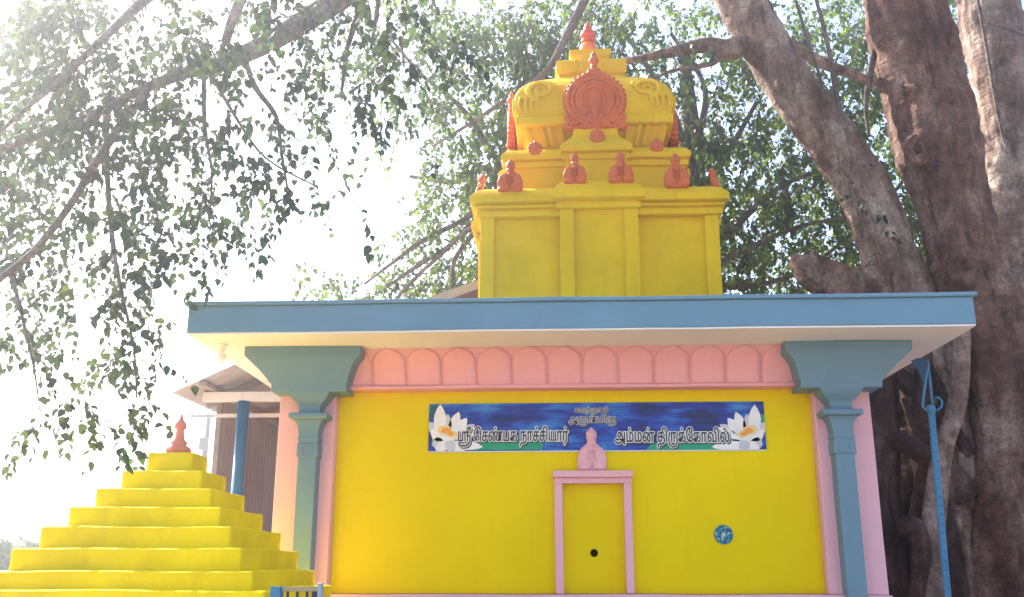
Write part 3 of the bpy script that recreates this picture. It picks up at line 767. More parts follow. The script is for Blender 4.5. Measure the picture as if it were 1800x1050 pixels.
GLYPHS = {18:[[261,-12,204,-7,153,7,110,30,77,63,56,104,49,152,56,202,78,246,114,280,168,306,240,323,332,328,512,328,560,327,602,323,638,317,668,308,696,295,720,279,743,256,761,226,772,192,776,152,765,84,730,34,676,2,602,-8,578,-7,552,-5,526,-1,502,5,521,72,537,68,556,65,575,63,594,62,635,68,666,85,684,114,690,156,686,187,675,210,658,228,636,241,610,249,580,254,550,257,519,258,325,258,278,256,238,252,206,244,178,232,159,218,146,200,138,179,135,153,144,113,173,84,216,66,269,60,310,63,344,74,372,92,394,120,407,160,411,213,411,482,239,482,239,302,160,286,160,554,683,554,683,482,496,482,496,226,493,166,484,121,471,86,452,57,417,25,372,4,320,-8]],36:[[249,-12,198,-5,152,14,113,48,82,97,63,162,57,243,68,341,100,422,149,485,212,530,285,557,364,566,435,560,494,544,544,517,584,482,614,439,634,390,647,337,651,280,648,220,637,166,622,118,603,72,870,72,870,554,956,554,956,0,515,0,511,63,532,102,548,150,559,205,563,269,557,335,538,390,508,434,468,466,418,486,360,492,295,484,240,458,196,419,163,368,143,306,136,237,140,177,152,130,170,96,194,74,222,60,253,56,277,59,298,68,316,82,329,101,337,126,340,155,334,199,314,232,284,251,247,258,208,253,172,237,138,213,108,184,93,248,127,280,168,306,213,322,261,328,326,317,378,284,411,232,422,165,417,114,401,70,376,35,342,9,299,-7]],91:[[570,566,640,556,698,528,745,482,778,418,798,339,805,244,797,133,774,44,738,-25,690,-77,650,-105,604,-126,554,-140,502,-150,446,-154,388,-156,270,-156,233,-158,205,-162,184,-169,165,-179,151,-192,140,-210,133,-233,131,-263,131,-278,132,-292,133,-305,134,-317,52,-321,49,-302,47,-282,46,-261,45,-243,49,-202,61,-168,79,-141,102,-119,120,-107,140,-98,160,-92,184,-88,212,-85,243,-84,366,-84,452,-81,525,-70,585,-52,634,-22,670,21,696,78,711,153,716,247,711,329,696,392,673,438,642,470,605,488,563,494,538,492,514,486,492,474,474,458,457,433,446,404,440,367,438,319,438,0,352,0,352,321,351,366,347,404,340,436,327,461,316,474,301,485,283,492,262,494,241,492,224,486,209,476,197,463,184,438,176,406,173,369,172,327,172,0,86,0,86,341,87,386,90,423,97,454,107,480,121,503,139,524,162,542,189,556,220,563,255,566,292,562,324,552,352,535,376,510,396,480,411,443,390,450,404,481,424,510,451,533,484,551,524,562],[434,678,408,683,386,696,372,718,367,745,372,772,386,793,408,807,434,812,460,807,482,793,496,772,501,745,496,718,482,696,460,683]],102:[[499,-12,441,-7,390,7,347,30,314,63,293,104,286,152,293,202,314,246,352,280,406,306,478,323,569,328,694,328,774,322,842,304,897,276,941,239,974,195,996,146,1010,94,1014,40,1008,-35,990,-100,960,-156,922,-202,876,-241,822,-271,763,-294,700,-309,633,-318,566,-321,537,-321,438,-314,352,-294,279,-263,218,-222,169,-174,131,-119,102,-60,83,3,72,67,68,130,68,151,73,230,88,305,111,375,140,440,173,499,207,554,280,510,243,453,212,394,187,334,169,274,158,212,154,150,154,131,160,58,176,-12,205,-75,246,-132,300,-178,368,-214,450,-236,548,-244,641,-240,712,-226,775,-204,828,-172,870,-132,900,-84,920,-26,926,41,918,109,895,164,858,206,810,235,751,252,686,258,562,258,515,256,476,252,443,244,415,232,396,218,382,200,375,179,372,153,382,113,410,84,453,66,506,60,547,63,582,74,610,92,630,120,644,160,648,213,648,482,476,482,476,302,397,286,397,554,920,554,920,482,733,482,733,226,730,166,722,121,708,86,689,57,654,25,610,4,558,-8]],34:[[249,-12,198,-5,152,14,113,48,82,97,63,162,57,243,63,320,82,386,111,441,149,486,195,521,246,546,301,561,358,566,400,564,437,558,470,547,501,534,529,517,555,497,542,401,505,440,462,468,413,486,355,492,292,484,239,458,196,419,163,368,143,306,136,237,140,177,152,130,170,96,194,74,222,60,253,56,278,59,300,68,317,82,330,101,337,126,340,155,334,199,314,232,284,251,247,258,208,253,172,237,138,213,108,184,93,248,127,280,168,306,213,322,261,328,326,317,378,284,411,232,422,165,417,114,401,70,376,35,342,9,299,-7],[537,0,537,416,549,494,549,554,1053,554,1053,482,883,482,883,0,797,0,797,482,623,482,623,0]],88:[[580,566,648,556,703,528,745,482,774,420,791,347,797,262,793,197,782,142,762,96,734,60,709,40,681,24,648,13,610,6,566,1,512,0,88,0,88,554,174,554,174,72,400,72,400,355,403,411,412,454,426,487,445,515,470,537,500,553,536,563],[578,494,561,493,545,488,530,481,518,471,504,451,494,426,488,391,486,338,486,72,533,72,594,77,639,91,672,116,693,153,705,203,709,267,706,328,696,382,678,428,654,464,620,486],[430,678,404,683,382,696,368,718,363,745,368,772,382,793,404,807,430,812,456,807,478,793,492,772,497,745,492,718,478,696,456,683]],6:[[321,-124,232,-118,159,-100,102,-72,62,-36,37,9,29,60,32,85,40,109,54,131,74,149,88,157,102,164,119,169,142,173,170,175,206,176,953,176,956,104,217,104,190,104,170,103,155,102,145,99,129,90,118,76,114,56,127,12,167,-22,234,-44,327,-51,344,-51,438,-45,518,-28,584,0,638,37,679,81,709,130,713,149,721,174,726,200,729,225,730,251,725,308,710,361,685,409,648,448,601,478,542,494,529,496,506,497,493,497,463,494,436,486,413,472,394,453,383,428,379,397,385,363,402,334,429,315,465,309,499,315,526,332,542,361,548,400,545,431,538,460,523,485,501,510,558,527,575,511,592,492,606,471,616,448,624,422,626,396,623,363,616,332,602,306,584,284,561,265,532,252,500,244,463,241,420,245,381,258,348,279,322,309,306,347,300,393,307,449,329,493,362,526,404,548,452,562,503,566,575,560,638,540,692,509,736,469,771,421,796,368,811,311,816,252,815,225,813,200,809,174,804,150,798,128,761,52,704,-10,632,-59,546,-95,449,-117,342,-124],[947,-154,947,554,1033,554,1033,-154]],140:[[820,319,871,312,915,290,952,256,979,208,996,148,1002,78,993,-21,966,-105,922,-174,866,-228,799,-270,722,-298,640,-315,554,-321,534,-321,437,-315,353,-296,281,-265,220,-226,171,-178,132,-124,104,-65,84,-2,72,62,68,127,68,146,73,226,87,300,109,370,138,435,170,496,206,554,280,510,228,424,188,337,162,244,154,143,154,126,159,55,176,-14,203,-76,244,-132,297,-178,364,-214,445,-236,541,-244,654,-235,742,-209,815,-165,869,-102,903,-22,914,77,911,129,902,172,886,204,864,228,837,242,805,247,778,244,752,236,729,224,708,211,708,284,729,297,755,308,785,316],[361,0,361,554,883,554,883,482,708,482,708,0,622,0,622,482,447,482,447,0]],93:[[249,-12,198,-5,152,14,113,48,82,97,63,162,57,243,63,320,82,386,111,441,149,486,195,521,246,546,301,561,358,566,400,564,437,558,470,547,501,534,529,517,555,497,542,401,505,440,462,468,413,486,355,492,292,484,239,458,196,419,163,368,143,306,136,237,140,177,152,130,170,96,194,74,222,60,253,56,278,59,300,68,317,82,330,101,337,126,340,155,334,199,314,232,284,251,247,258,208,253,172,237,138,213,108,184,93,248,127,280,168,306,213,322,261,328,326,317,378,284,411,232,422,165,417,114,401,70,376,35,342,9,299,-7],[537,0,537,416,549,494,549,554,1053,554,1053,482,883,482,883,0,797,0,797,482,623,482,623,0],[535,678,508,683,487,696,473,718,468,745,473,772,487,793,508,807,535,812,562,807,583,793,597,772,602,745,597,718,583,696,562,683]],29:[[580,566,648,556,703,528,745,482,774,420,791,347,797,262,793,197,782,142,762,96,734,60,709,40,681,24,648,13,610,6,566,1,512,0,88,0,88,554,174,554,174,72,400,72,400,355,403,411,412,454,426,487,445,515,470,537,500,553,536,563],[578,494,561,493,545,488,530,481,518,471,504,451,494,426,488,391,486,338,486,72,533,72,594,77,639,91,672,116,693,153,705,203,709,267,706,328,696,382,678,428,654,464,620,486]],42:[[-79,843,-27,839,20,826,61,804,98,773,120,747,138,716,153,676,164,626,172,565,174,489,174,0,88,0,88,471,86,537,82,590,74,633,63,668,50,695,34,718,11,740,-16,756,-47,765,-81,768,-121,764,-154,752,-180,732,-200,706,-211,674,-215,637,-213,608,-207,576,-197,545,-182,515,-273,515,-285,545,-294,575,-299,605,-301,636,-296,686,-283,729,-262,764,-234,793,-201,815,-163,830,-122,840]],163:[[1284,362,1332,356,1375,337,1412,306,1440,262,1459,207,1465,141,1458,61,1437,-12,1403,-77,1356,-135,1296,-185,1225,-228,1159,-256,1086,-280,1006,-298,920,-310,827,-318,728,-321,619,-321,518,-320,432,-315,359,-308,299,-297,250,-284,209,-269,175,-248,152,-224,139,-198,135,-168,139,-141,152,-115,173,-92,206,-74,251,-62,309,-58,355,-60,397,-64,436,-70,471,-78,456,-150,434,-145,410,-140,386,-136,362,-132,337,-130,314,-129,270,-132,242,-140,226,-152,221,-170,225,-184,238,-198,263,-211,302,-224,357,-234,432,-242,528,-246,650,-248,694,-248,760,-247,824,-244,884,-239,942,-232,995,-223,1046,-212,1093,-198,1137,-182,1240,-127,1316,-54,1362,35,1377,141,1369,208,1346,254,1311,280,1269,289,1234,286,1205,275,1179,260,1155,243,1154,320,1181,336,1209,350,1242,359],[88,0,88,554,174,554,174,72,546,72,546,342,547,386,550,423,557,454,567,480,581,503,599,524,622,542,649,556,680,563,715,566,749,563,778,552,804,535,827,510,827,554,1334,554,1334,482,1159,482,1159,0,1073,0,1073,482,898,482,898,0,812,0,812,336,810,373,806,409,797,442,781,470,757,488,722,494,701,492,684,486,669,476,657,463,644,438,636,406,633,369,632,327,632,0],[1326,843,1402,834,1457,808,1491,769,1502,718,1492,663,1464,624,1422,602,1372,594,1319,601,1278,624,1252,659,1243,705,1245,730,1252,759,1266,789,1289,818,1340,796,1326,777,1316,758,1311,738,1309,719,1311,699,1317,683,1327,671,1340,662,1355,658,1372,656,1398,660,1416,672,1428,690,1432,713,1425,743,1404,764,1372,776,1332,780,1312,780,1293,778,1226,761,1180,728,1153,681,1144,626,1146,599,1151,576,1159,554,1170,535,1086,529,1078,550,1072,572,1068,597,1067,623,1071,666,1082,706,1102,744,1130,777,1165,805,1210,826,1264,839]],46:[[400,-12,328,-5,262,17,204,52,154,99,112,158,82,227,63,306,57,393,66,498,94,589,136,666,190,730,254,779,325,814,400,836,475,843,549,838,611,823,663,799,707,768,741,732,768,690,788,639,802,578,810,504,813,415,813,0,727,0,727,365,725,450,720,522,710,582,696,632,676,674,648,709,616,734,577,753,530,764,475,768,422,763,366,748,310,722,258,683,212,631,175,565,151,484,143,385,146,326,156,272,171,225,191,183,216,147,245,117,278,93,313,75,329,71,349,65,370,61,390,59,411,58,457,65,492,86,515,122,523,173,517,214,498,248,469,270,430,277,391,270,361,249,342,216,335,171,338,136,347,102,362,71,384,43,326,27,300,56,278,92,262,137,257,192,262,232,276,270,300,302,334,327,378,344,432,349,478,344,519,328,553,303,580,268,596,225,602,173,595,114,574,67,542,32,502,7,453,-7]],20:[[261,-12,204,-7,153,7,110,30,77,63,56,104,49,152,56,202,78,246,114,280,168,306,240,323,332,328,683,328,683,258,325,258,278,256,238,252,206,244,178,232,159,218,146,200,138,179,135,153,144,113,173,84,216,66,269,60,310,63,344,74,372,92,394,120,407,160,411,213,411,482,239,482,239,302,160,286,160,554,683,554,683,482,496,482,496,226,493,166,484,121,471,86,452,57,417,25,372,4,320,-8]],83:[[249,-12,198,-5,152,14,113,48,82,97,63,162,57,243,68,335,100,414,153,479,223,526,309,556,408,566,455,564,500,558,542,549,583,536,623,518,662,495,703,459,754,403,792,340,817,268,825,189,820,128,806,78,782,38,750,10,710,-6,663,-12,610,-6,568,14,537,45,514,84,501,132,497,186,500,238,508,287,522,334,541,377,566,417,596,454,644,495,693,526,746,548,804,562,866,566,909,564,948,558,985,549,1020,536,1052,518,1084,497,1130,457,1162,422,1188,382,1210,339,1226,292,1237,242,1240,189,1235,128,1220,78,1197,38,1164,10,1124,-6,1077,-12,1025,-6,984,14,952,45,930,84,916,132,912,186,915,236,922,283,936,328,957,373,985,416,1020,458,1065,495,1096,512,1129,526,1167,538,1212,546,1266,552,1333,554,1631,554,1631,482,1461,482,1461,0,1375,0,1375,482,1310,482,1278,482,1248,480,1221,477,1194,472,1169,466,1145,457,1121,445,1096,430,1066,405,1041,372,1022,332,1008,287,999,239,996,189,1001,129,1017,88,1042,64,1074,56,1102,61,1124,75,1138,96,1148,123,1153,152,1155,182,1151,237,1140,288,1123,334,1100,374,1075,407,1047,432,1004,461,960,480,914,490,868,493,814,490,764,479,718,460,672,429,642,398,619,362,602,321,590,278,583,233,581,189,586,129,602,88,627,64,660,56,688,61,708,75,723,96,733,123,738,152,740,182,732,258,710,325,672,384,621,433,572,461,518,479,460,489,398,492,329,485,269,465,220,433,182,391,155,340,139,283,138,268,137,254,136,242,140,174,152,129,170,96,194,73,222,60,253,56,278,59,300,68,317,82,330,101,337,126,340,155,334,199,314,232,284,251,247,258,208,253,172,237,138,213,108,184,93,248,127,280,168,306,213,322,261,328,326,317,378,284,411,232,422,165,417,114,401,70,376,35,342,9,299,-7],[825,678,798,683,777,696,763,718,758,745,763,772,777,793,798,807,825,812,852,807,873,793,887,772,892,745,887,718,873,696,852,683]],28:[[88,0,88,554,174,554,174,72,604,72,604,554,690,554,690,0]],26:[[557,362,606,356,650,336,687,304,716,259,735,202,741,134,734,54,715,-8,684,-56,642,-94,608,-115,568,-131,524,-143,473,-150,414,-155,347,-156,272,-156,235,-158,207,-162,186,-169,167,-179,153,-192,142,-210,135,-233,133,-263,133,-278,134,-292,135,-305,136,-317,54,-321,51,-302,49,-282,48,-261,47,-243,51,-202,63,-168,81,-141,104,-119,122,-107,142,-98,162,-92,186,-88,214,-85,245,-84,338,-84,412,-82,472,-77,518,-68,555,-54,585,-37,610,-14,628,11,642,44,652,83,655,131,652,179,642,218,625,249,602,271,572,284,536,289,508,286,480,276,453,263,430,247,427,322,454,337,485,350,519,359],[88,0,88,554,609,554,609,482,434,482,434,0,348,0,348,482,174,482,174,0]],41:[[88,0,88,554,623,554,623,482,453,482,453,0,367,0,367,482,174,482,174,0]],79:[[261,-12,204,-7,153,7,110,30,77,63,56,104,49,152,56,202,78,246,114,280,168,306,240,323,332,328,683,328,683,258,325,258,278,256,238,252,206,244,178,232,159,218,146,200,138,179,135,153,144,113,173,84,216,66,269,60,310,63,344,74,372,92,394,120,407,160,411,213,411,482,239,482,239,302,160,286,160,554,683,554,683,482,496,482,496,226,493,166,484,121,471,86,452,57,417,25,372,4,320,-8],[432,678,406,683,384,696,370,718,365,745,370,772,384,793,406,807,432,812,458,807,480,793,494,772,499,745,494,718,480,696,458,683]],30:[[354,0,354,554,440,554,440,72,789,72,789,554,875,554,875,0],[240,-11,205,-8,176,2,150,16,129,36,118,52,108,70,100,92,94,120,89,156,88,202,88,554,174,554,174,223,175,179,178,140,186,106,202,82,213,73,226,66,240,62,258,61,286,65,312,76,337,96,360,125,358,39,336,21,310,4,278,-7]],90:[[231,-212,174,-159,367,24,367,482,174,482,174,0,88,0,88,554,623,554,623,482,453,482,453,0],[320,678,294,683,272,696,258,718,253,745,258,772,272,793,294,807,320,812,346,807,368,793,382,772,387,745,382,718,368,696,346,683]],86:[[249,-12,198,-5,152,14,113,48,82,97,63,162,57,243,68,335,100,414,153,479,223,526,309,556,408,566,455,564,500,558,542,549,583,536,623,518,662,495,708,453,756,401,793,338,817,267,825,189,820,128,806,78,782,38,750,10,710,-6,663,-12,610,-6,568,14,537,45,514,84,501,132,497,186,500,238,508,286,523,332,543,375,569,416,600,454,650,495,681,512,714,526,752,538,796,546,851,552,918,554,1217,554,1217,482,1047,482,1047,0,961,0,961,482,895,482,863,481,833,480,805,476,778,472,752,465,728,456,704,444,681,430,651,405,626,370,607,330,592,284,584,237,581,189,586,129,602,88,627,64,660,56,688,61,708,75,723,96,733,123,738,152,740,182,732,257,710,324,672,383,621,433,572,461,518,479,460,489,398,492,329,485,269,465,220,433,182,391,155,340,139,283,138,268,137,254,136,242,140,174,152,129,170,96,194,73,222,60,253,56,278,59,300,68,317,82,330,101,337,126,340,155,334,199,314,232,284,251,247,258,208,253,172,237,138,213,108,184,93,248,127,280,168,306,213,322,261,328,326,317,378,284,411,232,422,165,417,114,401,70,376,35,342,9,299,-7],[618,678,592,683,570,696,556,718,551,745,556,772,570,793,592,807,618,812,644,807,666,793,680,772,685,745,680,718,666,696,644,683]],25:[[261,-12,204,-7,153,7,110,30,77,63,56,104,49,152,56,202,78,246,114,280,168,306,240,323,332,328,477,328,559,323,632,306,693,278,738,235,767,176,777,98,771,36,752,-14,722,-57,681,-94,646,-115,606,-131,562,-143,511,-150,452,-155,385,-156,272,-156,235,-158,207,-162,186,-169,167,-179,153,-192,142,-210,135,-233,133,-263,133,-278,134,-292,135,-305,136,-317,54,-321,51,-302,49,-282,48,-261,47,-243,51,-202,63,-168,81,-141,104,-119,122,-107,142,-98,162,-92,186,-88,214,-85,245,-84,354,-84,435,-82,500,-76,552,-67,592,-54,624,-36,650,-13,668,11,680,38,688,70,691,105,686,149,672,184,649,210,620,230,585,244,548,252,508,256,467,258,325,258,278,256,238,252,206,244,178,232,159,218,146,200,138,179,135,153,144,113,173,84,216,66,269,60,310,63,344,74,372,92,394,120,407,160,411,213,411,482,239,482,239,302,160,286,160,554,683,554,683,482,496,482,496,226,493,166,484,121,471,86,452,57,417,25,372,4,320,-8]],77:[[261,-12,204,-7,153,7,110,30,77,63,56,104,49,152,56,202,78,246,114,280,168,306,240,323,332,328,512,328,560,327,602,323,638,317,668,308,696,295,720,279,743,256,761,226,772,192,776,152,765,84,730,34,676,2,602,-8,578,-7,552,-5,526,-1,502,5,521,72,537,68,556,65,575,63,594,62,635,68,666,85,684,114,690,156,686,187,675,210,658,228,636,241,610,249,580,254,550,257,519,258,325,258,278,256,238,252,206,244,178,232,159,218,146,200,138,179,135,153,144,113,173,84,216,66,269,60,310,63,344,74,372,92,394,120,407,160,411,213,411,482,239,482,239,302,160,286,160,554,683,554,683,482,496,482,496,226,493,166,484,121,471,86,452,57,417,25,372,4,320,-8],[432,678,406,683,384,696,370,718,365,745,370,772,384,793,406,807,432,812,458,807,480,793,494,772,499,745,494,718,480,696,458,683]],47:[[451,-12,372,-5,298,16,231,50,172,97,124,158,87,231,64,317,56,415,64,513,88,599,127,673,178,734,241,781,312,816,391,836,475,843,532,838,584,825,629,802,664,768,686,724,693,667,688,619,671,578,645,546,611,523,570,509,524,504,477,509,437,524,405,547,382,578,368,614,363,656,368,698,382,735,403,767,427,792,484,774,465,748,452,722,445,694,443,665,449,626,466,597,492,580,526,574,562,581,590,600,606,630,612,667,608,700,594,726,574,746,548,760,516,769,481,772,455,772,440,772,424,770,369,757,316,736,269,705,226,666,191,618,164,560,148,494,142,418,147,343,162,278,186,220,218,172,256,132,300,100,348,78,400,63,417,60,434,58,450,58,464,58,502,61,534,70,561,86,581,108,594,137,598,173,593,213,576,246,549,269,510,276,474,269,446,250,426,217,420,171,423,136,432,102,447,71,468,43,406,27,381,56,360,92,345,134,340,185,345,229,360,268,384,300,418,325,460,341,510,346,556,341,597,326,631,301,657,268,674,225,679,173,672,114,649,67,614,32,568,7,513,-7]],92:[[249,-12,198,-6,152,14,113,48,82,96,63,161,57,242,63,318,81,384,110,440,147,486,192,521,244,546,300,561,359,566,408,563,457,553,504,534,545,502,570,473,588,440,602,402,610,359,615,309,617,252,618,218,620,188,625,160,633,136,644,114,658,95,674,81,694,70,717,64,744,62,776,66,804,78,828,100,847,132,859,177,863,237,859,300,847,359,828,413,802,462,772,506,738,547,816,600,872,519,914,434,941,343,950,244,944,166,926,102,895,52,854,16,801,-5,737,-12,696,-9,658,0,625,16,597,38,569,74,548,121,535,180,530,250,529,286,526,324,520,361,510,396,494,428,472,455,450,471,424,482,393,490,355,492,291,484,237,458,194,419,162,366,142,304,136,232,140,174,152,129,170,96,194,73,222,60,253,56,278,59,300,68,317,82,330,101,337,126,340,155,334,199,314,232,284,251,247,258,208,253,172,237,138,213,108,184,93,248,127,280,168,306,213,322,261,328,326,317,378,284,411,232,422,165,417,114,401,70,376,35,342,9,299,-7],[507,678,480,683,459,696,445,718,440,745,445,772,459,793,480,807,507,812,534,807,555,793,569,772,574,745,569,718,555,696,534,683]]}
LINES = {'a':([(18,0),(36,825),(91,1869),(102,2738),(34,3800),(88,4870)],5728),'b':([(6,0),(140,1121),(93,2172),(29,3242),(42,4100),(102,4362)],5424),'c':([(163,0),(46,1814),(20,2715),(83,3438),(28,5087),(18,5865),(26,6990),(41,7779),(79,8419),(20,9142),(42,9865),(30,10127),(41,11090),(90,11730)],12370),'d':([(6,0),(88,1121),(29,1979),(86,2837),(25,4371),(42,5196),(140,5458),(77,6509),(47,7334),(18,8054),(41,8879),(36,9519),(42,10563),(92,10825)],11838)}
def glyph_mesh(g, h, off, bev, tall, y):
    cu = bpy.data.curves.new('g', 'CURVE'); cu.dimensions = '2D'; cu.fill_mode = 'BOTH'
    for c in GLYPHS[g]:
        sp = cu.splines.new('POLY'); k = len(c) // 2
        sp.points.add(k - 1); sp.use_cyclic_u = True
        for i in range(k): sp.points[i].co = (c[2 * i] * h / 1000 + off[0], c[2 * i + 1] * h * tall / 1000 + off[1], 0, 1)
    cu.bevel_depth = bev; cu.bevel_resolution = 1
    if bev == 0: cu.fill_mode = 'FRONT'
    o = bpy.data.objects.new('tmp', cu); COL.objects.link(o)
    bpy.context.view_layer.update()
    me = bpy.data.meshes.new_from_object(o.evaluated_get(bpy.context.evaluated_depsgraph_get()))
    vs = [(v.co.x, y - v.co.z * 0.04, v.co.y) for v in me.vertices]
    fs = [tuple(p.vertices) for p in me.polygons]
    bpy.data.objects.remove(o); bpy.data.curves.remove(cu); bpy.data.meshes.remove(me)
    return vs, fs
def letters(key, pxa, pya, pxb, pyb, tall, bold):
    items, tot = LINES[key]
    A, Bq = at(pxa, pya, BY), at(pxb, pyb, BY)
    h = (Bq.x - A.x) / tot * 1000
    for g, x in items:
        vs = []; fs = []; mi = []
        for off, bev, k, y in (((0.0085 * bold, -0.010 * bold), 0.0050 * bold, 0, -0.0036), ((0.0045 * bold, -0.005 * bold), 0.0050 * bold, 0, -0.0040), ((0, 0), 0.0068 * bold, 1, -0.0046), ((0, 0), 0.0017 * bold, 0, -0.0056)):
            v_, f_ = glyph_mesh(g, h, off, bev, tall, y)
            n0 = len(vs); vs += v_; fs += [tuple(i + n0 for i in f) for f in f_]; mi += [k] * len(f_)
        me = bpy.data.meshes.new('letter'); me.from_pydata(vs, [], fs)
        me.materials.append(M_PRB); me.materials.append(M_PRW)
        me.polygons.foreach_set('material_index', mi)
        t = x / tot
        link('letter', me, B, (A.x + (Bq.x - A.x) * t, BY, A.z + (Bq.z - A.z) * t))
letters('a', 1010, 725.2, 1070, 724.8, 1.2, 0.40)
letters('b', 999, 743.5, 1083, 743, 1.12, 0.55)
letters('c', 804, 775.8, 999, 775, 1.9, 1.0)
letters('d', 1081, 777, 1283, 777.4, 1.8, 1.0)

# ================================================================== DISC on the wall
dc = at(1272, 940, 6.59); 
D = thing('compact_disc', dc, 'small blue printed compact disc stuck on the yellow wall right of the blind door', 'disc')
m, n, b = newmat('printed_disc')
N, L = n.nodes, n.links
tc = N.new('ShaderNodeTexCoord'); n1 = N.new('ShaderNodeTexNoise'); n1.inputs['Scale'].default_value = 53; n1.inputs['Detail'].default_value = 2
L.new(tc.outputs['Object'], n1.inputs['Vector'])
cr = N.new('ShaderNodeValToRGB'); cr.color_ramp.interpolation = 'CONSTANT'
cr.color_ramp.elements[0].color = (0.01, 0.035, 0.06, 1); cr.color_ramp.elements[1].position = 0.42; cr.color_ramp.elements[1].color = (0.015, 0.16, 0.32, 1)
for p_, c_ in ((0.48, (0.01, 0.20, 0.27, 1)), (0.55, (0.03, 0.30, 0.36, 1)), (0.62, (0.6, 0.5, 0.36, 1))):
    e = cr.color_ramp.elements.new(p_); e.color = c_
L.new(n1.outputs[0], cr.inputs[0]); L.new(cr.outputs[0], b.inputs['Base Color']); b.inputs['Roughness'].default_value = 0.2
def annulus(r0, r1, y, k=40):
    vs = []; fs = []
    for i in range(k):
        c, s = math.cos(2 * math.pi * i / k), math.sin(2 * math.pi * i / k)
        vs += [(dc.x + r0 * c, y, dc.z + r0 * s), (dc.x + r1 * c, y, dc.z + r1 * s), (dc.x + r0 * c, y + .0015, dc.z + r0 * s), (dc.x + r1 * c, y + .0015, dc.z + r1 * s)]
    for i in range(k):
        j = (i + 1) % k
        fs += [(4 * i, 4 * i + 1, 4 * j + 1, 4 * j), (4 * i + 1, 4 * i + 3, 4 * j + 3, 4 * j + 1), (4 * i + 2, 4 * i, 4 * j, 4 * j + 2), (4 * i + 3, 4 * i + 2, 4 * j + 2, 4 * j + 3)]
    return MB().add(vs, fs)
annulus(0.0135, 0.063, dc.y).build('printed_face', m, D)
annulus(0.0055, 0.0132, dc.y).build('clear_hub', plain('disc_hub', (0.7, 0.72, 0.75), 0.15, 0.6), D)

# ================================================================== BULB under the roof corner
bl = at(391, 607, 6.18)
U_ = thing('light_bulb', (bl.x, bl.y, 3.0), 'small white light bulb in a holder under the left end of the roof', 'light bulb')
MB().lathe([(0.036, 0), (0.036, -0.012), (0.024, -0.016), (0.024, -0.036), (0.018, -0.040)][::-1], (bl.x, bl.y, 3.005), 18).build('bulb_holder', M_PORC, U_)
MB().lathe([(0.014, -0.040), (0.017, -0.052), (0.028, -0.07), (0.032, -0.088), (0.028, -0.108), (0.016, -0.120), (0.003, -0.123)][::-1], (bl.x, bl.y, 3.005), 18).build('glass_bulb', plain('bulb_glass', (0.85, 0.85, 0.83), 0.1), U_)

# ================================================================== STEPPED PYRAMID
PT, PXC = 0.091, at(218.5, 980, 4.8).x
tops = [795.5, 827, 858, 890.5, 925, 963, 1003, 1037]
ws = [0.26 + 0.182 * i for i in range(8)]
dep = [4.8 + PT * (5 - i) for i in range(8)]
zs = [at(300, tops[i], dep[i]).z for i in range(8)]
PYC = dep[0] + 0.11
P = thing('stepped_pyramid', (PXC, PYC, 0), 'bright yellow stepped pyramid shrine with an orange red spire, left foreground', 'shrine')
for i in range(11):
    if i < 8: wv, d0, zt = ws[i], dep[i], zs[i]
    else: wv, d0, zt = ws[7] + .182 * (i - 7), dep[7] - PT * (i - 7), zs[7] - 0.105 * (i - 7)
    zb = (zs[i + 1] if i < 7 else zs[7] - 0.105 * (i - 6)) - 0.012
    if i == 10: zb = 0.0
    dd = wv * 0.46 + PT * 0.0
    back = d0 + wv * 0.92
    x0, x1 = PXC - wv / 2, PXC + wv / 2
    MB().box(x0, x1, d0, back, zb, zt).build('step', M_YELP, P, wobble=0.009, slice_=0.11, bevel=0.013, seg=3)
fz0 = zs[0]
fc = at(315.5, 789, PYC + 0.012)
MB().lathe([(0.045, 0), (0.062, 0.006), (0.070, 0.020), (0.068, 0.036), (0.052, 0.048), (0.038, 0.056), (0.047, 0.064), (0.045, 0.073), (0.031, 0.082), (0.026, 0.10), (0.023, 0.125), (0.020, 0.14), (0.031, 0.150), (0.034, 0.165), (0.027, 0.182), (0.013, 0.20), (0.007, 0.222), (0.002, 0.245)], (fc.x, PYC, fz0 - 0.002), 26).build('spire', paint('faded_spire_paint', (0.75, 0.24, 0.15), 0.45, 0.15, 0.12, 0.3, 8), P)

# ================================================================== GATE beside the pyramid
GY = 4.52
def gx(px): return at(px, 1040, GY).x
def gz(py): return at(520, py, GY).z
G = thing('low_gate', (gx(520), GY, 0), 'low gate with blue posts and dark bars beside the foot of the yellow pyramid', 'gate')
MB().box(gx(478), gx(496), GY - .03, GY + .03, 0, gz(1031)).build('gate_post', M_IRON, G, bevel=0.004)
gp = MB().box(gx(559.5), gx(566.5), GY - .02, GY + .02, 0, gz(1026)).build('gate_post', paint('silver_blue_paint', (0.28, 0.36, 0.46), 0.4, 0.1), G, bevel=0.003)
gp['label'] = 'slim silvery post with a white cap'
MB().box(gx(558.5), gx(567.5), GY - .024, GY + .024, gz(1026), gz(1024)).build('post_cap', M_PORC, gp, bevel=0.002)
MB().box(gx(496), gx(559.5), GY - .012, GY + .012, gz(1040), gz(1031.5)).build('top_rail', paint('olive_rail', (0.34, 0.30, 0.16), 0.5, 0.1), G, bevel=0.003)
MB().box(gx(496), gx(559.5), GY - .010, GY + .010, 0.35, 0.38).build('bottom_rail', M_IRON, G, bevel=0.003)
for px in (506, 523, 540):
    MB().box(gx(px - 2), gx(px + 2), GY - .006, GY + .006, 0.38, gz(1040)).build('bar', plain('dark_bar', (0.03, 0.02, 0.025), 0.5), G)
MB().box(gx(549), gx(558), GY - .008, GY + .008, 0.38, gz(1040)).build('bar', plain('navy_bar', (0.015, 0.02, 0.07), 0.5), G)

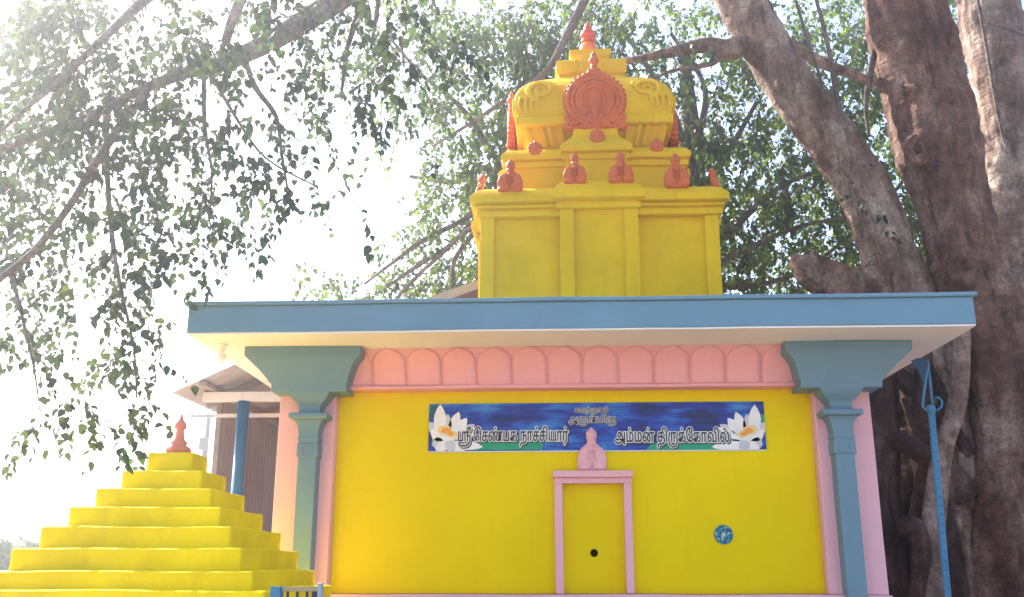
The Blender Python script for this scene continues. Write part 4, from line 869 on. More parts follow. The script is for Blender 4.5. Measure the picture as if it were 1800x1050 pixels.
# ================================================================== LEAN-TO SHED at the left
S = thing('lean_to_shed', (-2.9, 9.5, 0), 'open corrugated metal lean-to shed with a blue post behind the left end of the temple', 'shed')
EX, EY0, EY1 = -3.22, 8.0, 14.0
ez = at(302, 690, EY0).z; EX = at(302, 690, EY0).x
rz = at(400, 646, EY0); 
slope = (rz.z - ez) / (rz.x - EX)
TXR = -1.93
def sheet(mb, P0, du, dv, nu, nv, amp, nrm, wl):
    P0, du, dv, nrm = Vector(P0), Vector(du), Vector(dv), Vector(nrm).normalized()
    vs = []; fs = []
    lu = dv.length
    for i in range(nu + 1):
        for j in range(nv + 1):
            s = j / nv * lu
            vs.append(P0 + du * (i / nu) + dv * (j / nv) + nrm * (amp * math.sin(2 * math.pi * s / wl)))
    for i in range(nu):
        for j in range(nv):
            a = i * (nv + 1) + j
            fs.append((a, a + 1, a + nv + 2, a + nv + 1))
    return mb.add(vs, fs, True)
# roof: ridges run down the slope; one sheet per 0.85 m of depth
ns = 7
for i in range(ns):
    ya = EY0 + (EY1 - EY0) * i / ns; yb = EY0 + (EY1 - EY0) * (i + 1) / ns + 0.05
    mb = MB(); k = 0.004 * (i % 2)
    sheet(mb, (EX, ya, ez + k), (TXR - EX, 0, slope * (TXR - EX)), (0, yb - ya, 0), 2, 72, 0.011, (-slope, 0, 1), 0.075)
    me_ = mb.build('roof_sheet', M_SHEET, S)
# beam, rafters, purlins
bz = at(420, 698, 8.35); 
MB().box(at(358, 698, 8.35).x, TXR - .02, 8.32, 8.40, at(400, 706, 8.35).z, at(400, 690, 8.35).z).build('beam', M_WHITE, S, bevel=0.004)
for y in (8.6, 9.8, 11.0, 12.2, 13.4):
    MB().bar((EX + 0.1, y, ez + slope * .1 - 0.055), (TXR - .02, y, ez + slope * (TXR - EX - .02) - 0.055), 0.05, 0.07).build('rafter', M_STEEL, S)
for x in (EX + 0.25, EX + 0.75):
    MB().box(x - .025, x + .025, EY0 + .03, EY1 - .05, ez + slope * (x - EX) - 0.020 - 0.03, ez + slope * (x - EX) - 0.016).build('purlin', M_STEEL, S)
px_ = at(421.5, 800, 8.36)
MB().lathe([(0.052, 0), (0.052, at(420, 706, 8.36).z)], (px_.x, 8.36, 0), 16).build('post', M_IRON, S)
WX = at(385, 780, 8.7).x
for i in range(6):
    ya = 8.7 + i * 0.86; yb = ya + 0.9
    zt = ez + slope * (WX - EX) - 0.03
    mb = MB()
    sheet(mb, (WX + .004 * (i % 2), ya, 0.05), (0, 0, zt - .05), (0, yb - ya, 0), 1, 66, 0.012, (1, 0, 0), 0.11)
    mb.build('wall_sheet', M_SHEETW, S)
MB().box(WX - 0.035, WX + 0.012, 8.66, 8.70, 0, ez + slope * (WX - EX) - .02).build('corner_post', M_STEEL, S)
MB().box(WX - 0.05, TXR - .05, 8.62, 8.665, at(400, 734, 8.64).z, at(400, 728, 8.64).z).build('tie_bar', M_WHITE, S)

# ================================================================== BROWN TILED ROOF EDGE behind the tower
bt = [at(742, 532, 10.2), at(836, 499, 10.2)]
Q = thing('tiled_roof', (bt[1].x, 10.4, 3.22), 'brown sloping tiled roof edge behind the left foot of the tower', 'roof')
dirr = (bt[1] - bt[0]).normalized(); e0 = bt[0] - dirr * 0.5; e1 = bt[0] + dirr * 1.9
for i in range(12):
    a_ = e0.lerp(e1, i / 12); b2 = e0.lerp(e1, (i + 1) / 12 + 0.006)
    MB().bar(a_ + Vector((0, 0.3, -0.02 + .006 * (i % 2))), b2 + Vector((0, .3, -.02 + .006 * (i % 2))), 0.75, 0.05).build('tile', M_BROWN, Q, bevel=0.006)
MB().bar(e0 + Vector((0, -0.09, -0.05)), e1 + Vector((0, -.09, -.05)), 0.03, 0.09).build('barge_board', M_STEEL, Q)
for t in (0.3, 0.8):
    a_ = e0.lerp(e1, t); MB().box(a_.x - .03, a_.x + .03, 10.45, 10.51, 3.2, a_.z - .03).build('roof_prop', M_STEEL, Q)

# ================================================================== BLUE IRON POLE at the right
PY = 6.35
pa, pb = at(1667, 1062, PY), at(1637, 722, PY)
dirp = (pa - pb).normalized()
I = thing('iron_pole', pa, 'tall thin blue iron pole with a pointed hooked top, leaning right of the temple', 'pole')
bot = pa + dirp * (pa.z / -dirp.z if dirp.z else 0)
pole = MB().bar(bot, pb, 0.036, 0.036, (0, 1, 0)).build('pole_shaft', M_IRON, I, bevel=0.004)
mb = MB()
for i in range(26):
    p = pb.lerp(bot, 0.02 + i * 0.022) + Vector((0, -0.019, 0))
    mb.ball(p, 0.0055, 0.004, 0.0055, 6, 4)
tag(mb.build('hole_dots', plain('hole_dark', (0.06, 0.05, 0.05), 0.6), I), kind='stuff')  # dark beads added in place of the shaded holes in the pole
MB().lathe([(0.024, -0.02), (0.026, 0), (0.026, 0.03), (0.022, 0.035)], pb, 14).build('socket', M_IRON, I)
hk = [(1640, 716), (1648, 722), (1655, 716), (1656, 706), (1650, 699), (1643, 700)]
MB().tube([at(x, y, PY) for x, y in hk], 0.007, 7).build('hook', M_IRON, I)
MB().tube([at(x, y, PY) for x, y in ((1634, 724), (1622, 716), (1624, 690), (1628, 662), (1632, 640), (1629, 632))], [0.009, 0.009, 0.009, 0.009, 0.008, 0.004], 7).build('arm', M_IRON, I)
MB().tube([at(x, y, PY + .02) for x, y in ((1640, 716), (1637, 690), (1634, 662), (1631, 640))], [0.009, 0.009, 0.008, 0.007], 7).build('arm', M_IRON, I)
pts = [(1602, 634), (1612, 630), (1628, 630), (1634, 640), (1629, 662), (1624, 676), (1616, 655)]
MB().prism([(at(x, y, PY).x, at(x, y, PY).z) for x, y in reversed(pts)], PY - .006, PY + .006).build('blade', paint('dark_blue_plate', (0.02, 0.055, 0.12), 0.5), I)
# white junction box on the side of the temple
jb = at(1548, 681, 6.62)
J = thing('junction_box', (jb.x, 6.62, jb.z), 'tiny white junction box under the right end of the capital', 'junction box')
MB().box(TX1 - 0.002, TX1 + 0.05, 6.60, 6.66, jb.z - .03, jb.z + .03).build('box_body', M_WHITE, J, bevel=0.004)
MB().box(TX1 + 0.05, TX1 + 0.056, 6.598, 6.662, jb.z - .032, jb.z + .032).build('box_lid', M_IRON, J, bevel=0.002)

# ================================================================== UTILITY POLE far left
UY = 24.0
u0 = at(361, 800, UY); u1 = at(361, 727, UY)
E_ = thing('utility_pole', (u0.x, UY, 0), 'pale distant utility pole with crossarm, between the spire and the shed', 'utility pole')
MB().lathe([(0.085, 0), (0.055, u1.z)], (u0.x, UY, 0), 10).build('pole_shaft', M_CONC, E_)
xa, xb = at(339, 732, UY).x, at(380, 732, UY).x
MB().box(xa, xb, UY - .16, UY - .09, at(361, 736, UY).z, at(361, 731, UY).z).build('crossarm', M_STEEL, E_)
for t in (0.05, 0.35, 0.65, 0.95):
    MB().lathe([(0.03, 0), (0.05, .04), (0.03, .08), (0.05, .12), (0.02, .16)], (xa + (xb - xa) * t, UY - .125, at(361, 731, UY).z), 8).build('insulator', M_PORC, E_)
MB().bar((u0.x - .02, UY - .13, u1.z - 1.1), (xb - .15, UY - .13, u1.z - .18), 0.04, 0.04).build('brace', M_STEEL, E_)
MB().box(u0.x - 0.09, u0.x + 0.09, UY - .28, UY - .1, u1.z - .95, u1.z - .65).build('fuse_box', M_CONC, E_)

# ================================================================== TREES
nr = np.random.default_rng(11)
def bark(name, c1, c2, c3):
    m, n, b = newmat(name)
    N, L = n.nodes, n.links
    tc = N.new('ShaderNodeTexCoord')
    n1 = N.new('ShaderNodeTexNoise'); n1.inputs['Scale'].default_value = 2.2; n1.inputs['Detail'].default_value = 8; n1.inputs['Roughness'].default_value = 0.62
    mp1 = N.new('ShaderNodeMapping'); mp1.inputs['Scale'].default_value = (1.6, 1.6, 0.7)
    L.new(tc.outputs['Object'], mp1.inputs['Vector']); L.new(mp1.outputs[0], n1.inputs['Vector'])
    cr = N.new('ShaderNodeValToRGB')
    cr.color_ramp.elements[0].position = 0.33; cr.color_ramp.elements[0].color = (*c1, 1)
    cr.color_ramp.elements[1].position = 0.68; cr.color_ramp.elements[1].color = (*c3, 1)
    e = cr.color_ramp.elements.new(0.5); e.color = (*c2, 1)
    L.new(n1.outputs[0], cr.inputs[0])
    # fine ring creases across the stem
    mp = N.new('ShaderNodeMapping'); mp.inputs['Scale'].default_value = (3.2, 3.2, 15)
    mp.inputs['Rotation'].default_value = (0.1, -0.22, 0)
    L.new(tc.outputs['Object'], mp.inputs['Vector'])
    n2 = N.new('ShaderNodeTexNoise'); n2.inputs['Scale'].default_value = 1.9; n2.inputs['Distortion'].default_value = 0.5; n2.inputs['Detail'].default_value = 7; n2.inputs['Roughness'].default_value = 0.6
    L.new(mp.outputs[0], n2.inputs['Vector'])
    r2 = N.new('ShaderNodeMapRange'); r2.inputs[1].default_value = 0.30; r2.inputs[2].default_value = 0.42; r2.inputs[3].default_value = 0.70; r2.inputs[4].default_value = 1.0
    L.new(n2.outputs[0], r2.inputs[0])
    # blotches
    n4 = N.new('ShaderNodeTexNoise'); n4.inputs['Scale'].default_value = 9; n4.inputs['Detail'].default_value = 6; n4.inputs['Roughness'].default_value = 0.7
    L.new(tc.outputs['Object'], n4.inputs['Vector'])
    r4 = N.new('ShaderNodeMapRange'); r4.inputs[1].default_value = 0.35; r4.inputs[2].default_value = 0.65; r4.inputs[3].default_value = 0.58; r4.inputs[4].default_value = 1.30
    L.new(n4.outputs[0], r4.inputs[0])
    mm = N.new('ShaderNodeMath'); mm.operation = 'MULTIPLY'
    L.new(r2.outputs[0], mm.inputs[0]); L.new(r4.outputs[0], mm.inputs[1])
    # long dark fissures along the stem
    mp5 = N.new('ShaderNodeMapping'); mp5.inputs['Scale'].default_value = (6, 6, 1.3)
    L.new(tc.outputs['Object'], mp5.inputs['Vector'])
    n5 = N.new('ShaderNodeTexNoise'); n5.inputs['Scale'].default_value = 1.5; n5.inputs['Detail'].default_value = 7; n5.inputs['Roughness'].default_value = 0.65; n5.inputs['Distortion'].default_value = 0.6
    L.new(mp5.outputs[0], n5.inputs['Vector'])
    r5 = N.new('ShaderNodeMapRange'); r5.inputs[1].default_value = 0.32; r5.inputs[2].default_value = 0.47; r5.inputs[3].default_value = 0.35; r5.inputs[4].default_value = 1.0
    L.new(n5.outputs[0], r5.inputs[0])
    m5 = N.new('ShaderNodeMath'); m5.operation = 'MULTIPLY'
    L.new(mm.outputs[0], m5.inputs[0]); L.new(r5.outputs[0], m5.inputs[1])
    mul = N.new('ShaderNodeMix'); mul.data_type = 'RGBA'; mul.blend_type = 'MULTIPLY'; mul.inputs[0].default_value = 1
    L.new(cr.outputs[0], mul.inputs[6]); L.new(m5.outputs[0], mul.inputs[7])
    L.new(mul.outputs[2], b.inputs['Base Color'])
    b.inputs['Roughness'].default_value = 0.85
    b.inputs['Specular IOR Level'].default_value = 0.15
    n6 = N.new('ShaderNodeTexNoise'); n6.inputs['Scale'].default_value = 38; n6.inputs['Detail'].default_value = 8; n6.inputs['Roughness'].default_value = 0.72
    L.new(tc.outputs['Object'], n6.inputs['Vector'])
    r6 = N.new('ShaderNodeMapRange'); r6.inputs[1].default_value = 0.33; r6.inputs[2].default_value = 0.66; r6.inputs[3].default_value = 0.6; r6.inputs[4].default_value = 1.3
    L.new(n6.outputs[0], r6.inputs[0])
    m6 = N.new('ShaderNodeMath'); m6.operation = 'MULTIPLY'
    L.new(m5.outputs[0], m6.inputs[0]); L.new(r6.outputs[0], m6.inputs[1]); L.new(m6.outputs[0], mul.inputs[7])
    ad = N.new('ShaderNodeMath'); ad.operation = 'ADD'
    ad2 = N.new('ShaderNodeMath'); ad2.operation = 'ADD'
    L.new(n2.outputs[0], ad2.inputs[0]); L.new(n5.outputs[0], ad2.inputs[1])
    L.new(ad2.outputs[0], ad.inputs[0]); L.new(n4.outputs[0], ad.inputs[1])
    bp = N.new('ShaderNodeBump'); bp.inputs['Strength'].default_value = 0.8; bp.inputs['Distance'].default_value = 0.045
    L.new(ad.outputs[0], bp.inputs['Height']); L.new(bp.outputs[0], b.inputs['Normal'])
    return m
M_BARK = bark('banyan_bark', (0.085, 0.035, 0.026), (0.19, 0.098, 0.072), (0.37, 0.26, 0.205))
M_BARKLIT = bark('sunlit_pale_bark', (0.13, 0.07, 0.052), (0.30, 0.205, 0.165), (0.52, 0.43, 0.36))  # paler bark, with sunlight on these stems put into the colour
M_ROOTSHADE = bark('shaded_root_bark', (0.035, 0.016, 0.015), (0.085, 0.042, 0.036), (0.20, 0.13, 0.11))  # bark darkened: shade of the root hollow put into the colour
M_BARK2 = bark('grey_branch_bark', (0.12, 0.09, 0.075), (0.22, 0.17, 0.15), (0.33, 0.28, 0.25))
M_CUT = paint('cut_wood', (0.30, 0.13, 0.075), 0.8, 0.2, 0.4, 0.5, 6)
M_TWIG = plain('twig_bark', (0.13, 0.10, 0.085), 0.8)

def leafmat(name, dark, mid, light, trans):
    m, n, b = newmat(name)
    N, L = n.nodes, n.links
    at_ = N.new('ShaderNodeAttribute'); at_.attribute_name = 'tint'
    cr = N.new('ShaderNodeValToRGB')
    cr.color_ramp.elements[0].position = 0.0; cr.color_ramp.elements[0].color = (*dark, 1)
    cr.color_ramp.elements[1].position = 1.0; cr.color_ramp.elements[1].color = (*light, 1)
    e = cr.color_ramp.elements.new(0.72); e.color = (*mid, 1)
    L.new(at_.outputs['Fac'], cr.inputs[0])
    L.new(cr.outputs[0], b.inputs['Base Color'])
    b.inputs['Roughness'].default_value = 0.42
    b.inputs['Specular IOR Level'].default_value = 0.45
    tr = N.new('ShaderNodeBsdfTranslucent')
    cr2 = N.new('ShaderNodeValToRGB')
    cr2.color_ramp.elements[0].color = (*[c * 0.5 for c in trans], 1); cr2.color_ramp.elements[1].color = (*trans, 1)
    cr2.color_ramp.elements[0].position = 0.3; cr2.color_ramp.elements[1].position = 0.95
    L.new(at_.outputs['Fac'], cr2.inputs[0]); L.new(cr2.outputs[0], tr.inputs['Color'])
    ms = N.new('ShaderNodeMixShader'); ms.inputs[0].default_value = 0.35
    L.new(b.outputs[0], ms.inputs[1]); L.new(tr.outputs[0], ms.inputs[2])
    L.new(ms.outputs[0], N['Material Output'].inputs['Surface'])
    return m
M_LEAF = leafmat('fig_leaf', (0.017, 0.036, 0.034), (0.036, 0.068, 0.048), (0.13, 0.17, 0.03), (0.11, 0.18, 0.045))
M_LEAFB = leafmat('grove_leaf', (0.013, 0.032, 0.016), (0.035, 0.075, 0.022), (0.20, 0.26, 0.025), (0.28, 0.42, 0.035))

# one leaf, length 1 along +x: 8 points, folded on the midrib, tip drooping
LV = np.array([(0, 0, 0), (.32, 0, -.01), (.66, 0, -.055), (1.06, 0, -.19), (.07, .21, .035), (.32, .385, .055), (.66, .27, .015), (.07, -.21, .035), (.32, -.385, .055), (.66, -.27, .015)])
LF = [(0, 1, 5, 4), (1, 2, 6, 5), (2, 3, 6), (0, 7, 8, 1), (1, 8, 9, 2), (2, 9, 3)]
def leaf_mesh(name, pos, dr, nm, size, tint, mat, width=None):
    n = len(pos)
    dr = dr / np.linalg.norm(dr, axis=1, keepdims=True)
    nm = nm - dr * (nm * dr).sum(1, keepdims=True)
    nm /= np.linalg.norm(nm, axis=1, keepdims=True) + 1e-9
    sd = np.cross(nm, dr)
    wd = np.ones(n) if width is None else width
    V = pos[:, None, :] + size[:, None, None] * (LV[None, :, 0, None] * dr[:, None] + LV[None, :, 1, None] * sd[:, None] * wd[:, None, None] + LV[None, :, 2, None] * nm[:, None])
    V = V.reshape(-1, 3)
    li = np.concatenate([np.array(f) for f in LF]); ls = np.array([len(f) for f in LF])
    loops = (np.arange(n)[:, None] * 10 + li[None]).ravel()
    tot = np.tile(ls, n)
    start = np.concatenate([[0], np.cumsum(tot)[:-1]])
    me = bpy.data.meshes.new(name)
    me.vertices.add(len(V)); me.vertices.foreach_set('co', V.ravel())
    me.loops.add(len(loops)); me.loops.foreach_set('vertex_index', loops)
    me.polygons.add(len(tot)); me.polygons.foreach_set('loop_start', start); me.polygons.foreach_set('loop_total', tot)
    a = me.attributes.new('tint', 'FLOAT', 'FACE')
    a.data.foreach_set('value', np.repeat(tint, 6))
    me.update(calc_edges=True); me.validate()
    me.polygons.foreach_set('use_smooth', np.ones(len(tot), bool))
    me.materials.append(mat)
    return me

def catmull(P, k):
    out = []
    n = len(P)
    for i in range(n - 1):
        p0, p1, p2, p3 = P[max(i - 1, 0)], P[i], P[i + 1], P[min(i + 2, n - 1)]
        for j in range(k):
            t = j / k
            out.append(0.5 * ((2 * p1) + (-p0 + p2) * t + (2 * p0 - 5 * p1 + 4 * p2 - p3) * t * t + (-p0 + 3 * p1 - 3 * p2 + p3) * t ** 3))
    out.append(P[-1])
    return out
def path3(path):
    """(px, py, depth, width in px) -> points with their radius in metres"""
    P = []
    for px, py, Y, wpx in path:
        p = at(px, py, Y)
        dist = (p - Vector((0, 0, EYE))).dot(CF)
        P.append(np.array([p.x, p.y, p.z, wpx / 2 / FPX * dist]))
    return P
def trunk_mesh(name, P, mat, n=28, k=8, flute=0.10, seed=0, rough=0.05, knots=()):
    Q = catmull(P, k)
    vs = []; fs = []; s = None
    for i, q in enumerate(Q):
        p = Vector(q[:3]); r = max(q[3], 0.003)
        d = Vector(Q[min(i + 1, len(Q) - 1)][:3]) - Vector(Q[max(i - 1, 0)][:3]); d.normalize()
        if s is None:
            s = d.cross(Vector((0, 1, 0.1))).normalized()
        s = (s - d * s.dot(d)).normalized(); u = d.cross(s)
        for j in range(n):
            t = 2 * math.pi * j / n
            c, sn = math.cos(t), math.sin(t)
            f = noise.noise(Vector((c * 1.5 + seed * 7.1, sn * 1.5, p.z * 0.22 + seed))) * flute * 1.7
            f += noise.noise(Vector((c * 3.6 + seed, sn * 3.6 + 4, p.z * 0.5))) * flute * 0.8
            f += noise.fractal(Vector((p.x + c * r, p.y + sn * r, p.z)) * 4.5, 0.8, 2.0, 4) * rough
            pos = p + (s * c + u * sn) * (r * (1 + f))
            for kp, kr, kh in knots:
                dd = (pos - kp).length / kr
                if dd < 2.2:
                    pos += (s * c + u * sn) * (kh * (math.exp(-((dd - 0.9) / 0.35) ** 2) * 0.55 - math.exp(-(dd / 0.5) ** 2) * 0.9 + noise.noise(pos * 22) * .5 * math.exp(-dd)))
            vs.append(pos)
    m_ = len(Q)
    for i in range(m_ - 1):
        for j in range(n):
            fs.append((i * n + j, i * n + (j + 1) % n, i * n + n + (j + 1) % n, i * n + n + j))
    fs.append(tuple(range(n - 1, -1, -1))); fs.append(tuple((m_ - 1) * n + j for j in range(n)))
    return MB().add(vs, fs, True), Q

class Net:
    """growing set of branch nodes that twigs are joined to"""
    def __init__(self): self.p = np.zeros((0, 3)); self.mb = MB()
    def add(self, pts):
        self.p = np.vstack([self.p, np.asarray(pts, float).reshape(-1, 3)])
    def join(self, S, r, maxd=9, sag=0.12):
        S = np.asarray(S, float)
        d2 = ((self.p - S) ** 2).sum(1); i = int(d2.argmin()); d = math.sqrt(d2[i])
        if d > maxd or d < 0.02: return d
        A = self.p[i]
        k = max(2, min(8, int(d / 0.12)))
        off = nr.normal(0, 0.12 * d, 3); off[2] += sag * d * nr.choice([1, .6, -.4])
        pts = [A + (S - A) * t + off * (t * (1 - t) * 2.2) + (nr.normal(0, .012, 3) if 0 < t < 1 else 0) for t in np.linspace(0, 1, k + 1)]
        self.mb.tube([Vector(p) for p in pts], list(np.linspace(r + 0.0028 * d, r, k + 1)), 5, cap=False)
        self.add(pts[1:])
        return d

def grow_twigs(net, starts, nleaf, length, leaf, spread=1.0, droop=0.75, tw=0.003):
    """at each start a twig with alternate hanging leaves; returns leaf arrays"""
    pos = []; dr = []; nm = []; sz = []; tn = []
    for S in starts:
        ang = nr.uniform(0, 2 * math.pi)
        h = np.array([math.cos(ang), math.sin(ang), nr.uniform(-.9, .35)])
        Lh = length * nr.uniform(.6, 1.35); k = max(3, int(nleaf * nr.uniform(.6, 1.4)))
        base = nr.uniform(0, 1)
        pts = [np.array(S)]
        d = h.copy()
        for i in range(k):
            d = d + np.array([0, 0, -droop * 0.28]) + nr.normal(0, .16, 3); d /= np.linalg.norm(d)
            pts.append(pts[-1] + d * Lh / k)
            side = np.cross(d, [0, 0, 1.0]); side /= np.linalg.norm(side) + 1e-6
            for rep in range(1 if nr.random() < .75 else 2):
                sgn = 1 if (i + rep) % 2 else -1
                ld = d * .45 + side * sgn * .8 * spread + np.array([0, 0, -droop]) + nr.normal(0, .35, 3)
                ld /= np.linalg.norm(ld)
                p0 = pts[-1] + ld * leaf * .35
                pos.append(p0); dr.append(ld)
                nm.append(np.array([0, 0, 1.0]) + nr.normal(0, .55, 3) - 0.4 * ld)
                sz.append(leaf * nr.uniform(.65, 1.25)); tn.append(min(1, max(0, base ** 1.5 * .7 + nr.beta(1.6, 3.2) * .55)))
        net.mb.tube([Vector(p) for p in pts], list(np.linspace(tw, tw * .4, len(pts))), 4, cap=False)
    return [np.array(pos), np.array(dr), np.array(nm), np.array(sz), np.array(tn)]

def cells(grid, c0, cw, rh, leaf_px, nleaf, dmin, dmax, up):
    """twig starts in depth for each cell of the crown's measured leaf cover"""
    st = []
    for r_, row in enumerate(grid):
        for c_, d in enumerate(row.split()):
            d = int(d)
            if not d: continue
            cov = min(.96, .1 * d + .03)
            cnt = -1.15 * math.log(1 - cov) * cw * rh / leaf_px / nleaf
            k = int(cnt) + (nr.random() < cnt % 1)
            while k > 0:
                Y = nr.uniform(dmin, dmax)
                px = (c0 + c_ + nr.uniform(-.15, 1.15)) * cw; py = (r_ + nr.uniform(-.1, 1.1)) * rh - up
                m_ = int(nr.integers(1, 5)); P0 = np.array(at(px, py, Y))
                for _ in range(min(m_, k)): st.append(P0 + nr.normal(0, .055, 3))
                k -= m_
    return st
def join_all(net, st, r):
    """nearest starts first, so that the branching spreads outward"""
    st = sorted(st, key=lambda s: ((net.p - s) ** 2).sum(1).min())
    for s in st: net.join(s, r)
    return st

# ------------------------------------------------------------------ the banyan
NEAR = """9 9 9 6 6 8 6 7 8 6 6 6 4 4
9 9 8 6 7 7 6 4 8 6 6 5 4 5
8 8 8 8 8 8 7 2 6 6 6 5 4 4
9 9 9 8 8 6 5 1 5 6 6 5 4 3
9 9 8 7 6 5 4 3 4 3 1 3 2 1
9 9 7 6 8 7 5 5 3 1 1 2 1 0
9 8 5 6 8 7 6 4 4 2 0 0 0 0
8 6 4 4 6 6 6 5 3 2 0 0 0 0
8 5 3 5 6 5 5 4 1 0 0 0 0 0
7 7 5 6 6 5 2 1 0 0 0 0 0 0
7 7 6 5 4 1 0 0 0 0 0 0 0 0
5 5 5 4 3 0 0 0 0 0 0 0 0 0
4 4 4 5 3 0 0 0 0 0 0 0 0 0
2 2 3 4 2 0 0 0 0 0 0 0 0 0
2 4 4 3 1 0 0 0 0 0 0 0 0 0
2 2 1 3 0 0 0 0 0 0 0 0 0 0""".split('\n')
bb = at(1745, 1050, 9.3)
Y_ = thing('banyan_tree', (bb.x, 9.3, 0), 'huge banyan tree with leaning trunks at the right and leafy limbs hanging over the left', 'tree')
OY = np.array(ORG[Y_.name])
net = Net()
kn = at(1610, 262, 8.56)
TR = [
 ('trunk', [(1255, -90, 9.0, 78), (1300, 0, 9.0, 76), (1331, 51, 9.0, 74), (1389, 154, 9.0, 78), (1468, 257, 9.0, 82), (1529, 360, 9.0, 84), (1566, 463, 9.0, 92), (1600, 560, 9.05, 110), (1650, 690, 9.1, 120), (1690, 850, 9.2, 150), (1710, 1000, 9.3, 190), (1720, 1500, 9.3, 260)], 0.10, 1, ()),
 ('trunk', [(1560, -160, 8.9, 120), (1585, -40, 8.9, 128), (1598, 51, 8.9, 134), (1624, 154, 8.9, 138), (1647, 257, 8.9, 142), (1673, 360, 8.9, 124), (1700, 463, 8.9, 128), (1732, 560, 8.95, 150), (1757, 700, 9.0, 180), (1768, 900, 9.1, 215), (1772, 1100, 9.2, 260), (1772, 1500, 9.2, 330)], 0.14, 2, ((kn, 0.15, 0.13), (at(1598, 85, 8.6), 0.10, 0.06), (at(1690, 470, 8.6), 0.14, 0.07))),
 ('trunk', [(1715, -140, 9.7, 98), (1732, -20, 9.7, 100), (1742, 51, 9.7, 102), (1764, 154, 9.7, 106), (1782, 257, 9.7, 112), (1795, 360, 9.7, 118), (1806, 463, 9.7, 126), (1815, 600, 9.6, 150), (1830, 900, 9.5, 190), (1835, 1500, 9.5, 260)], 0.11, 3, ()),
 ('trunk', [(1545, 560, 10.5, 130), (1560, 700, 10.5, 150), (1570, 900, 10.5, 170), (1570, 1500, 10.5, 200)], 0.2, 5, ()),  # filler stem added behind the roots to shut out a bright gap
 ('trunk', [(1640, 560, 10.3, 150), (1660, 700, 10.2, 130), (1680, 800, 10.1, 260), (1690, 950, 10.0, 330), (1690, 1100, 10, 380), (1690, 1500, 10, 420)], 0.2, 4, ()),
]
for nm_, pth, fl, sd, kns in TR:
    mb, Q = trunk_mesh(nm_, path3(pth), M_BARK, 72, 18, fl, sd, 0.075, kns)
    mb.build(nm_, M_BARKLIT if sd in (1, 3) else M_ROOTSHADE if sd > 3 else M_BARK, Y_)
    if pth[0][1] < 0: net.add([q[:3] for q in Q if q[2] > 5])
# scarred knot on the thick trunk
q_ = MB(); kc = at(1612, 264, 8.585)
for rr, tt, tilt in ((0.115, 0.030, 0), (0.070, 0.026, .6)):
    pts = []
    for i in range(25):
        a_ = 2 * math.pi * i / 24
        w_ = 1 + .16 * noise.noise(Vector((math.cos(a_) * 1.5, math.sin(a_) * 1.5, tilt * 9)))
        pts.append(kc + Vector((rr * .85 * w_ * math.cos(a_), -.015 + .35 * rr * (-.62 * math.cos(a_)), rr * 1.1 * w_ * math.sin(a_))))
    q_.tube(pts, [tt * (1 + .3 * noise.noise(p * 14)) for p in pts], 8)
q_.ball(kc + Vector((0.02, 0.0, -0.14)), 0.06, 0.05, 0.045)
q_.ball(kc + Vector((0.09, 0.01, 0.05)), 0.05, 0.05, 0.04)
km = fuse(q_, 'knot', M_BARK, 0.011, 2); km.transform(Matrix.Translation(-ORG[Y_.name])); link('knot', km, Y_)
# stub of a sawn limb
mb, Q = trunk_mesh('limb', path3([(1590, 575, 9.2, 150), (1530, 535, 9.15, 112), (1480, 505, 9.1, 80), (1440, 484, 9.05, 66), (1420, 472, 9.05, 58), (1408, 464, 9.05, 42), (1400, 456, 9.05, 26), (1396, 448, 9.05, 10)]), M_BARK, 26, 6, 0.1, 9, 0.07)
st_ = mb.build('limb_stub', M_BARK, Y_)
# hanging and clasping roots below the roof line
for i in range(30):
    x0 = rnd.uniform(1548, 1700); y0 = rnd.uniform(585, 720); Y0 = rnd.uniform(8.75, 9.6)
    wpx = rnd.choice([8, 12, 18, 26, 36, 46]) * rnd.uniform(.8, 1.2)
    pth = []; x = x0; y = y0
    for k in range(7):
        pth.append((x, y, Y0 + rnd.uniform(-.06, .06), wpx * (0.75 + 0.1 * k)))
        x += rnd.uniform(-16, 34) * (1.5 if k > 3 else 1); y += rnd.uniform(70, 125)
    mb, Q = trunk_mesh('root', path3(pth), M_BARK, 12, 6, 0.16, 20 + i, 0.08)
    mb.build('root', M_BARK if i % 5 == 0 else M_ROOTSHADE, Y_)
for pth in ([(1545, 762, 8.9, 12), (1570, 772, 8.78, 32), (1600, 785, 8.75, 36), (1650, 812, 8.8, 44), (1700, 870, 8.85, 60)], [(1540, 640, 9.1, 26), (1600, 680, 8.9, 30), (1650, 760, 8.95, 34), (1690, 860, 9, 40)],
            [(1690, 560, 8.6, 30), (1688, 640, 8.6, 32), (1678, 720, 8.65, 34), (1655, 790, 8.7, 36), (1640, 900, 8.7, 40), (1630, 1050, 8.72, 46), (1625, 1350, 8.75, 60)], [(1600, 610, 8.8, 22), (1640, 660, 8.8, 22), (1668, 730, 8.8, 26), (1700, 800, 8.85, 36)],
            [(1580, 930, 8.7, 30), (1606, 925, 8.65, 32), (1618, 960, 8.65, 32), (1615, 1040, 8.7, 34), (1600, 1150, 8.7, 40)]):
    mb, Q = trunk_mesh('root', path3(pth), M_BARK, 16, 8, 0.14, int(pth[0][0]), 0.07)
    mb.build('root', M_BARKLIT if pth[0][0] in (1560, 1690) else M_ROOTSHADE, Y_)  # one root strip takes the sunlit tone, the rest the shaded tone
